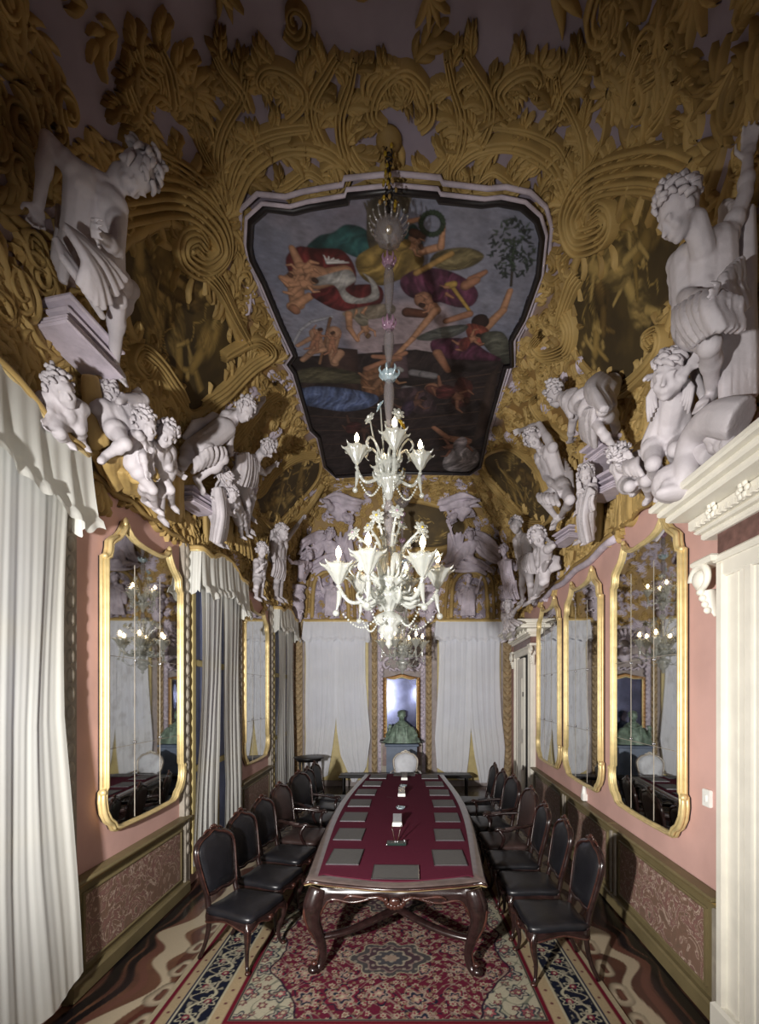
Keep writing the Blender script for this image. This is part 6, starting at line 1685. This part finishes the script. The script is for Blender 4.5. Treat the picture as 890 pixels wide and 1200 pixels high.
# ochre cloth swags hanging round the groups
SW = [
 ('left near pair of children', zA, [([(10,0,.2),(60,0,.22)],[(60,560,.15),(150,520,.2)],5,.05), ([(100,0,.2),(170,0,.2)],[(130,330,.2),(200,330,.2)],4,.045), ([(160,20,.15),(240,60,.15)],[(230,220,.18),(280,200,.18)],4,.04),
    ([(150,600,.25),(300,580,.3)],[(230,850,.12),(280,820,.15)],5,.05), ([(260,700,.25),(520,700,.42)],[(300,860,.12),(410,890,.15)],7,.05), ([(330,720,.3),(540,740,.45)],[(370,800,.3),(500,790,.42)],5,.045),
    ([(440,850,.15),(560,820,.2)],[(520,1050,.08),(660,1100,.10)],6,.04), ([(680,760,.2),(720,760,.2)],[(680,1060,.08),(730,1060,.08)],3,.035),
    ([(60,560,.16),(260,640,.2),(420,720,.2)],[(140,740,.07),(270,860,.07),(410,900,.08)],9,.05), ([(400,740,.2),(560,740,.2),(700,740,.2)],[(440,920,.07),(560,1080,.07),(700,1090,.07)],9,.05)]),
 ('right near children', zD, [([(430,120,.12),(490,120,.12)],[(440,560,.15),(490,560,.15)],4,.045), ([(250,460,.15),(290,450,.2)],[(60,680,.15),(110,700,.15)],4,.04), ([(0,860,.12),(60,880,.15)],[(20,1160,.05),(60,1120,.06)],4,.05), ([(100,900,.12),(150,920,.15)],[(90,1080,.06),(140,1040,.06)],4,.04)]),
 ('right-hand standing woman', zC, [([(430,860,.12),(450,860,.12)],[(400,1180,.08),(430,1180,.08)],3,.04), ([(570,800,.12),(600,800,.12)],[(560,1180,.06),(590,1180,.06)],3,.04), ([(720,700,.12),(745,700,.12)],[(700,1080,.05),(730,1080,.05)],3,.04), ([(390,600,.12),(420,620,.12)],[(420,900,.1),(440,880,.1)],3,.04)]),
 ('second left curtain group', zB, [([(210,700,.12),(235,700,.12)],[(210,1060,.06),(235,1060,.06)],3,.04), ([(360,900,.12),(385,900,.12)],[(340,1080,.06),(370,1090,.06)],3,.035), ([(410,880,.12),(470,880,.14)],[(420,1120,.06),(520,1180,.08)],5,.035)]),
]
for w_, tr, L in SW:
    t = thing('stucco_swag', 'ochre stucco cloth folds hanging around the %s' % w_, 'stucco relief', (0,0,0))
    for A, B, n_, r_ in L:
        b = MB(); b.mi(M_GOLD); cloth_fold(b, [hit(*tr(x, y), o_) for x, y, o_ in A], [hit(*tr(x, y), o_) for x, y, o_ in B], n_, r_*.8, V(0,-.02,0)); remeshed(b, 'fold', .013, M_GOLD, t, 1)
# broken mauve capitals and entablature blocks
def block(label, tr, c1, c2, w, h, o_=.18):
    p, q = hit(*tr(*c1), o_), hit(*tr(*c2), o_); t = thing('stucco_capital', label, 'stucco relief', (0,0,0))
    d = (q-p).normalized(); outn = V(1 if p.x < 0 else -1, -.2, 0).normalized(); M = basis(outn, d.cross(outn)) 
    for i, (hh, ww) in enumerate(((.02,1.25),(.30,.9),(.62,1.0),(.80,1.2),(.95,1.35))):
        b = MB(); c = p.lerp(q, .5)+(M @ V(0,0,(hh-.5)*h)); b.box(c, ((q-p).length*(.7+.3*ww), w*ww, h*(.13 if i else .18)), M_LAV, M, bev=.012); b.obj('moulding', t)
block('slanting mauve entablature block below the bowed left statue', zL0, (150,700), (290,890), .22, .22)
block('slanting mauve entablature block under the hunched right figure', zC, (560,640), (660,520), .22, .22)
block('small mauve capital beside the standing woman on the right cove', zC, (600,840), (720,740), .2, .2)
block('small mauve capital left of the veiled woman over the second left curtain', zB, (90,740), (190,830), .2, .18)
block('mauve block below the seated right-cove man', zC, (340,1170), (400,1100), .16, .16)
# reclining relief at far upper left edge above the first curtain
figure('stucco_putto', 'small stucco figure lying along the pelmet of the nearest left curtain', {
 'head':(180,160,.30),'neck':(185,200,.26),'pelvis':(190,290,.24),'elA':(140,230,.24),'haA':(130,290,.24),'elB':(230,240,.26),'haB':(240,300,.26),'knA':(240,330,.3),'anA':(250,400,.2),'knB':(170,350,.28),'anB':(200,390,.2)}, .62, lambda x, y: (20+x*.337-40*.2, 420+y*.25), chub=1.2, face=(240,200,.5), seed=50, group=FIGS, voxel=.011)

# bronze bust on the pedestal
t = thing('bust', 'green bronze bust of a robed man on the slate pedestal', 'bust', (0,0,0))
b = MB(); m = M_BRONZE; b.mi(m); C0 = V(.02, DEND-.54, 1.13)
w = lambda x, y, z: C0+V(x, -y, z)
pts = []
for j in range(15):
    v = j/14; z = .02+.50*v; ax = .355*(1-v)**.75+.09; ay = .19*(1-v)**.6+.07
    for i in range(48):
        a = 2*PI*i/48; f = 1+.05*sin(a*11+v*3)*(1-v); pts.append(w(ax*cos(a)*f, ay*sin(a)*f, z))
b.grid(pts, 48, 15, m, closed=True)
b.face(range(48), 0); b.face([14*48+i for i in range(48)][::-1], 0)
add_head(b, w(0,.03,.66), (0,-1,-.15), (0,0,1), 1.15)
b.cap(w(0,0,.45), w(0,.01,.60), .075, .065, m)
for s in (-1, 1):
    b.tube([w(s*.06,.10,.50), w(s*.10,.17,.36), w(s*.12,.20,.15), w(s*.14,.20,.03)], [.02,.03,.03,.03], m, n=8)
    b.cap(w(s*.24,.02,.33), w(s*.33,.10,.20), .07, .055, m)
b.cap(w(-.33,.10,.20), w(-.28,.22,.32), .05, .035, m); add_hand(b, w(-.28,.22,.32), V(.1,-.3,1), V(0,-1,0), 1.0, 1, .6)
b.tube([w(-.15,.16,.45), w(0,.20,.40), w(.15,.16,.45)], .022, m, n=8)
remeshed(b, 'body', .012, m, t, 1)
hb = MB(); hb.mi(m); hb.lathe([(.098,0),(.102,.02),(.09,.06),(.05,.085),(0,.095)], m, c=w(0,-.0,.70), n=20); hb.obj('skull_cap', t)
# ------------------------------------------------------------------ chandeliers
def flower(b, c, d, r, m, m2, n=7):
    d = Vector(d).normalized(); u, w = frame(d); c = Vector(c)
    for k in range(n):
        a = 2*PI*k/n; e = u*cos(a)+w*sin(a)
        rot = Matrix((e, d.cross(e), d)).transposed()
        b.ell(c+e*r*.55+d*r*.1, (r*.5, r*.30, r*.12), m, rot=rot, nu=8, nv=6)
    for k in range(n):
        a = 2*PI*(k+.5)/n; e = u*cos(a)+w*sin(a)
        rot = Matrix((e, d.cross(e), d)).transposed()
        b.ell(c+e*r*.28+d*r*.25, (r*.32, r*.22, r*.12), m, rot=rot, nu=8, nv=6)
    b.ell(c+d*r*.35, r*.18, m2, nu=8, nv=6)
def candle_arm(L, rise, s=1.):
    """arm along +X from the hub: returns list of (name, MB)"""
    parts = []
    b = MB(); P = [V(.03,0,0), V(L*.35,0,-.10*s), V(L*.75,0,-.14*s), V(L*.98,0,-.04*s), V(L,0,rise-.06*s)]
    b.tube(P, [.016*s,.015*s,.014*s,.013*s,.012*s], M_GLASS, n=8, smooth=6)
    for k in range(5):
        q = crom(P, 6)[3+k*4]; b.ell(q, (.020*s,.020*s,.014*s), M_GLASS, nu=8, nv=5)
    b.tube([V(L*.98,0,-.06*s), V(L*1.0,0,-.14*s), V(L*1.04,0,-.20*s)], [.02*s,.014*s,.004*s], M_GLASS, n=8); b.ell((L*1.05,0,-.22*s), .024*s, M_GLASS, nu=8, nv=6)
    arm = ('arm', b)
    b = MB(); z = rise
    b.lathe([(.012*s,z-.10*s),(.03*s,z-.08*s),(.05*s,z-.04*s),(.075*s,z),(.105*s,z+.03*s),(.10*s,z+.034*s),(.06*s,z+.0*s),(.02*s,z-.03*s)], M_GLASS, c=(L,0,0), n=32, lobes=8, amp=.12)
    b.lathe([(.012*s,z-.02*s),(.04*s,z+.01*s),(.06*s,z+.05*s),(.055*s,z+.055*s),(.02*s,z+.02*s)], M_GLASS, c=(L,0,0), n=24, lobes=6, amp=.14)
    for k in range(8):
        a = 2*PI*k/8; b.tube([V(L+.09*s*cos(a), .09*s*sin(a), z+.03*s), V(L+.12*s*cos(a), .12*s*sin(a), z+.035*s), V(L+.135*s*cos(a), .135*s*sin(a), z+.055*s)], [.012*s,.008*s,.002*s], M_GLASS, n=6, smooth=2)
    cup = ('drip_cup', b)
    b = MB(); b.tube([V(L,0,z), V(L,0,z+.09*s)], .013*s, M_CANDLE, n=10, smooth=0); can = ('candle_tube', b)
    b = MB(); b.lathe([(.008*s,z+.09*s),(.016*s,z+.105*s),(.021*s,z+.125*s),(.017*s,z+.148*s),(.007*s,z+.168*s),(.0,z+.178*s)], M_BULB, c=(L,0,0), n=12); bulb = ('bulb', b)
    return [arm, cup, can, bulb]
def chandelier(x, y, label):
    t = thing('chandelier', label, 'chandelier', (x, y, 0), 0, 'milky glass chandeliers')
    zt = 6.99
    b = MB(); b.lathe([(0,zt),(.10,zt),(.11,zt-.03),(.07,zt-.05),(.03,zt-.08),(0,zt-.09)], M_GOLD2, n=20); b.obj('ceiling_rose', t)
    b = MB(); z = zt-.08
    while z > 6.33:
        b.tube([V(.03*cos(a)*(1 if int(z*50)%2 else .3), .03*cos(a)*(.3 if int(z*50)%2 else 1), z-.03+.035*sin(a)) for a in [i*PI/4 for i in range(8)]], .006, M_BLACK, n=5, smooth=0, closed=True)
        for k in range(3):
            a = R.random()*6.28; rr = .03+.05*(.5+.5*sin(z*11))
            b.ell((rr*cos(a), rr*sin(a), z), (.014,.014,.022), M_GOLD2 if k else M_YELG, nu=6, nv=4)
        z -= .045
    b.obj('chain', t)
    # crown disc of crystal points
    b = MB(); zc = 6.20
    b.lathe([(.02,zc+.12),(.05,zc+.10),(.10,zc+.05),(.125,zc),(.11,zc-.05),(.05,zc-.09),(.02,zc-.11)], M_CRYS, n=24, lobes=8, amp=.05)
    for k in range(18):
        a = 2*PI*k/18; e = V(cos(a), sin(a), 0)
        b.tube([e*.11+V(0,0,zc+.01), e*.15+V(0,0,zc+.03), e*.17+V(0,0,zc+.07)], [.012,.008,.002], M_CRYS, n=6, smooth=2)
        b.ell(e*.165+V(0,0,zc+.075), .010, M_GLASS, nu=6, nv=4)
    b.ell((0,0,zc+.02), .03, M_YELG); b.obj('crystal_crown', t)
    # baluster stem pieces
    def stem(z1, z0, m=M_CRYS):
        b = MB(); h = z1-z0
        b.lathe([(.014,z1),(.030,z1-.03*h),(.040,z1-.15*h),(.043,z1-.3*h),(.036,z1-.55*h),(.024,z1-.8*h),(.014,z1-.95*h),(.012,z0)], m, n=20, lobes=10, amp=.05); b.obj('stem', t)
    def knot(z, r, m):
        b = MB()
        b.lathe([(.012,z+.05),(r*.6,z+.03),(r,z),(r*.6,z-.03),(.014,z-.06)], m, n=24, lobes=6, amp=.12)
        for k in range(7):
            a = 2*PI*k/7; e = V(cos(a), sin(a), 0)
            b.tube([e*r*.7+V(0,0,z-.02), e*r*1.15+V(0,0,z+.02), e*r*1.0+V(0,0,z+.055)], [.012,.010,.004], m, n=6, smooth=3)
        b.obj('collar', t)
    knot(5.95, .05, M_PINKG); stem(5.92, 5.47); knot(5.42, .05, M_PINKG); stem(5.38, 5.06); 
    knot(5.00, .075, M_BLUEG); stem(4.96, 4.55)
    # upper tier
    def hub(z, r):
        b = MB()
        b.lathe([(.02,z+.12),(.05,z+.10),(r,z+.06),(r*1.05,z+.03),(r*.6,z),(r*.8,z-.04),(r*1.2,z-.08),(r*1.1,z-.11),(r*.5,z-.15),(.03,z-.22),(.015,z-.26)], M_GLASS, n=36, lobes=9, amp=.09)
        for k in range(12):
            a = 2*PI*k/12; e = V(cos(a), sin(a), 0)
            b.tube([e*r*.9+V(0,0,z-.06), e*r*1.45+V(0,0,z-.06), e*r*1.6+V(0,0,z-.01)], [.016,.012,.004], M_GLASS, n=6, smooth=3)
            b.tube([e*r*.7+V(0,0,z+.05), e*r*1.2+V(0,0,z+.08), e*r*1.3+V(0,0,z+.13)], [.014,.012,.004], M_GLASS, n=6, smooth=3)
        b.obj('hub', t)
    def chains(z, r0, r1, n, ph):
        for k in range(n):
            b = MB(); a = 2*PI*(k+ph)/n; a2 = 2*PI*(k+1+ph)/n; p = V(r1*cos(a), r1*sin(a), z); q = V(r0*cos(a+.3), r0*sin(a+.3), z-.02)
            for i in range(15):
                u_ = i/14; c = p.lerp(q, u_)+V(0,0,-.10*sin(PI*u_)); b.ell(c, .010, M_GLASS, nu=6, nv=4)
            b.obj('bead_chain', t)
    def tier(z, L, rise, n, ph, s):
        for k in range(n):
            rt = Matrix.Rotation(2*PI*(k+ph)/n, 4, 'Z'); par = None
            for nm, b in candle_arm(L, rise, s):
                b.v = [(rt @ v)+V(0,0,z) for v in b.v]
                o = b.obj(nm, par or t)
                if par is None: par = o
    hub(4.20, .085); tier(4.22, .27, .10, 4, .12, .95); chains(4.08, .08, .24, 4, .12)
    for a, r, h, mm in ((2.4,.10,.52,M_BLUEG),(.5,.12,.36,M_YELG),(3.3,.16,.36,M_GLASS),(5.3,.14,.34,M_GLASS),(1.5,.12,.40,M_GLASS)):
        b = MB(); e = V(cos(a), sin(a), 0); b.tube([e*.05+V(0,0,4.26), e*r*.8+V(0,0,4.26+h*.55), e*r+V(0,0,4.26+h)], [.010,.008,.006], M_GLASS, n=6)
        o = b.obj('flower_stem', t); b = MB(); flower(b, e*r+V(0,0,4.26+h), e*.7+V(0,-.7,.3), .055, mm, M_WHITEP); b.obj('flower', o)
    stem(3.95, 3.52); 
    hub(3.22, .13)
    for k in range(8):   # arching curled glass leaves
        a = 2*PI*(k+.3)/8; e = V(cos(a), sin(a), 0); f = V(-sin(a), cos(a), 0); b = MB()
        b.tube([e*.09+V(0,0,3.24), e*.17+V(0,0,3.38), e*.27+V(0,0,3.42), e*.33+V(0,0,3.34), e*.29+V(0,0,3.29)], [.012,.022,.024,.016,.006], M_GLASS, n=8, smooth=5, flat=.5)
        b.tube([e*.08+f*.02+V(0,0,3.12), e*.19+f*.03+V(0,0,3.06), e*.27+f*.03+V(0,0,3.12), e*.25+f*.02+V(0,0,3.17)], [.012,.018,.014,.005], M_GLASS, n=8, smooth=4)
        b.obj('glass_leaf', t)
    for k in range(6):
        a = 2*PI*(k+.6)/6; e = V(cos(a), sin(a), 0); b = MB()
        b.tube([e*.06+V(0,0,4.22), e*.11+V(0,0,4.36), e*.18+V(0,0,4.42), e*.22+V(0,0,4.36), e*.19+V(0,0,4.32)], [.010,.017,.017,.012,.005], M_GLASS, n=8, smooth=5, flat=.5); b.obj('glass_leaf', t)
    tier(3.24, .42, .10, 6, .16, 1.15)
    chains(2.98, .10, .38, 6, .16)
    for k, (a, r, h) in enumerate(((2.6,.20,.46),(1.0,.18,.50),(.3,.30,.40),(3.0,.30,.38),(4.1,.16,.46),(5.2,.14,.50),(5.8,.30,.36),(2.0,.10,.52))):
        b = MB(); e = V(cos(a), sin(a), 0); b.tube([e*.07+V(0,0,3.30), e*r*.45+V(0,0,3.30+h*.6), e*r+V(0,0,3.30+h)], [.018,.014,.008], M_GLASS, n=8)
        for q in range(3): b.ell(e*r*(.4+.2*q)+V(0,0,3.30+h*(.5+.17*q)), (.024,.024,.014), M_GLASS, nu=8, nv=5)
        o = b.obj('flower_stem', t); b = MB(); flower(b, e*r+V(0,0,3.30+h), e*.5+V(0,-.8,.3), .065, M_GLASS, M_PINKG if k % 2 else M_YELG); b.obj('flower', o)
    b = MB(); b.lathe([(.02,3.02),(.10,2.98),(.13,2.93),(.07,2.89),(.09,2.85),(.05,2.80),(.02,2.77),(.03,2.74),(.0,2.70)], M_GLASS, n=30, lobes=10, amp=.08); b.obj('pendant', t)
    for z, e_ in ():
        ld = bpy.data.lights.new('bulb_glow', 'POINT'); ld.energy = e_*LAMP; ld.color = (1, .86, .66); ld.shadow_soft_size = .18
        lo = bpy.data.objects.new('bulb_glow', ld); lo.location = (x, y, z+.08); COL.objects.link(lo)
LAMP = 1.0
chandelier(-.10, 3.80, 'tall two-tiered glass chandelier hanging over the near end of the table')
chandelier(.03, 9.2, 'smaller-looking glass chandelier hanging farther back, before the end wall')
# ------------------------------------------------------------------ camera and lights
cam = bpy.data.cameras.new('camera'); co = bpy.data.objects.new('camera', cam); COL.objects.link(co); scene.camera = co
co.location = (0,0,CAMZ); co.rotation_euler = (PI/2,0,0)
cam.sensor_fit = 'HORIZONTAL'; cam.sensor_width = 36; cam.lens = 36*F/890
cam.shift_x = (445-PX0)/890; cam.shift_y = (PY0-600)/890; cam.clip_start = .05
def spot(name, loc, aim, e, size, blend, rad, col):
    l = bpy.data.lights.new(name, 'SPOT'); l.energy = e; l.spot_size = math.radians(size); l.spot_blend = blend; l.shadow_soft_size = rad; l.color = col
    o = bpy.data.objects.new(name, l); COL.objects.link(o); o.location = loc
    o.rotation_euler = (Vector(aim)-Vector(loc)).to_track_quat('-Z','Y').to_euler()
spot('photo_flood', (-1.4, 0, 2.2), (.2, 6.5, 2.35), 2150, 112, 1.0, .07, (1,.97,.93))
spot('photo_flood_narrow', (-1.3, .02, 2.1), (.0, 10.5, 3.6), 1150, 52, 1.0, .07, (1,.98,.96))
spot('photo_fill', (1.1, -.3, 2.3), (0, 7.5, 2.6), 150, 106, 1., .35, (1,.98,.96))
w = bpy.data.worlds.new('world'); scene.world = w; w.use_nodes = True
w.node_tree.nodes['Background'].inputs[0].default_value = (.05,.05,.06,1); w.node_tree.nodes['Background'].inputs[1].default_value = .12
scene.view_settings.view_transform = 'Standard'; scene.view_settings.look = 'None'; scene.view_settings.exposure = -.14; scene.view_settings.gamma = 1
scene.view_settings.use_curve_mapping = False
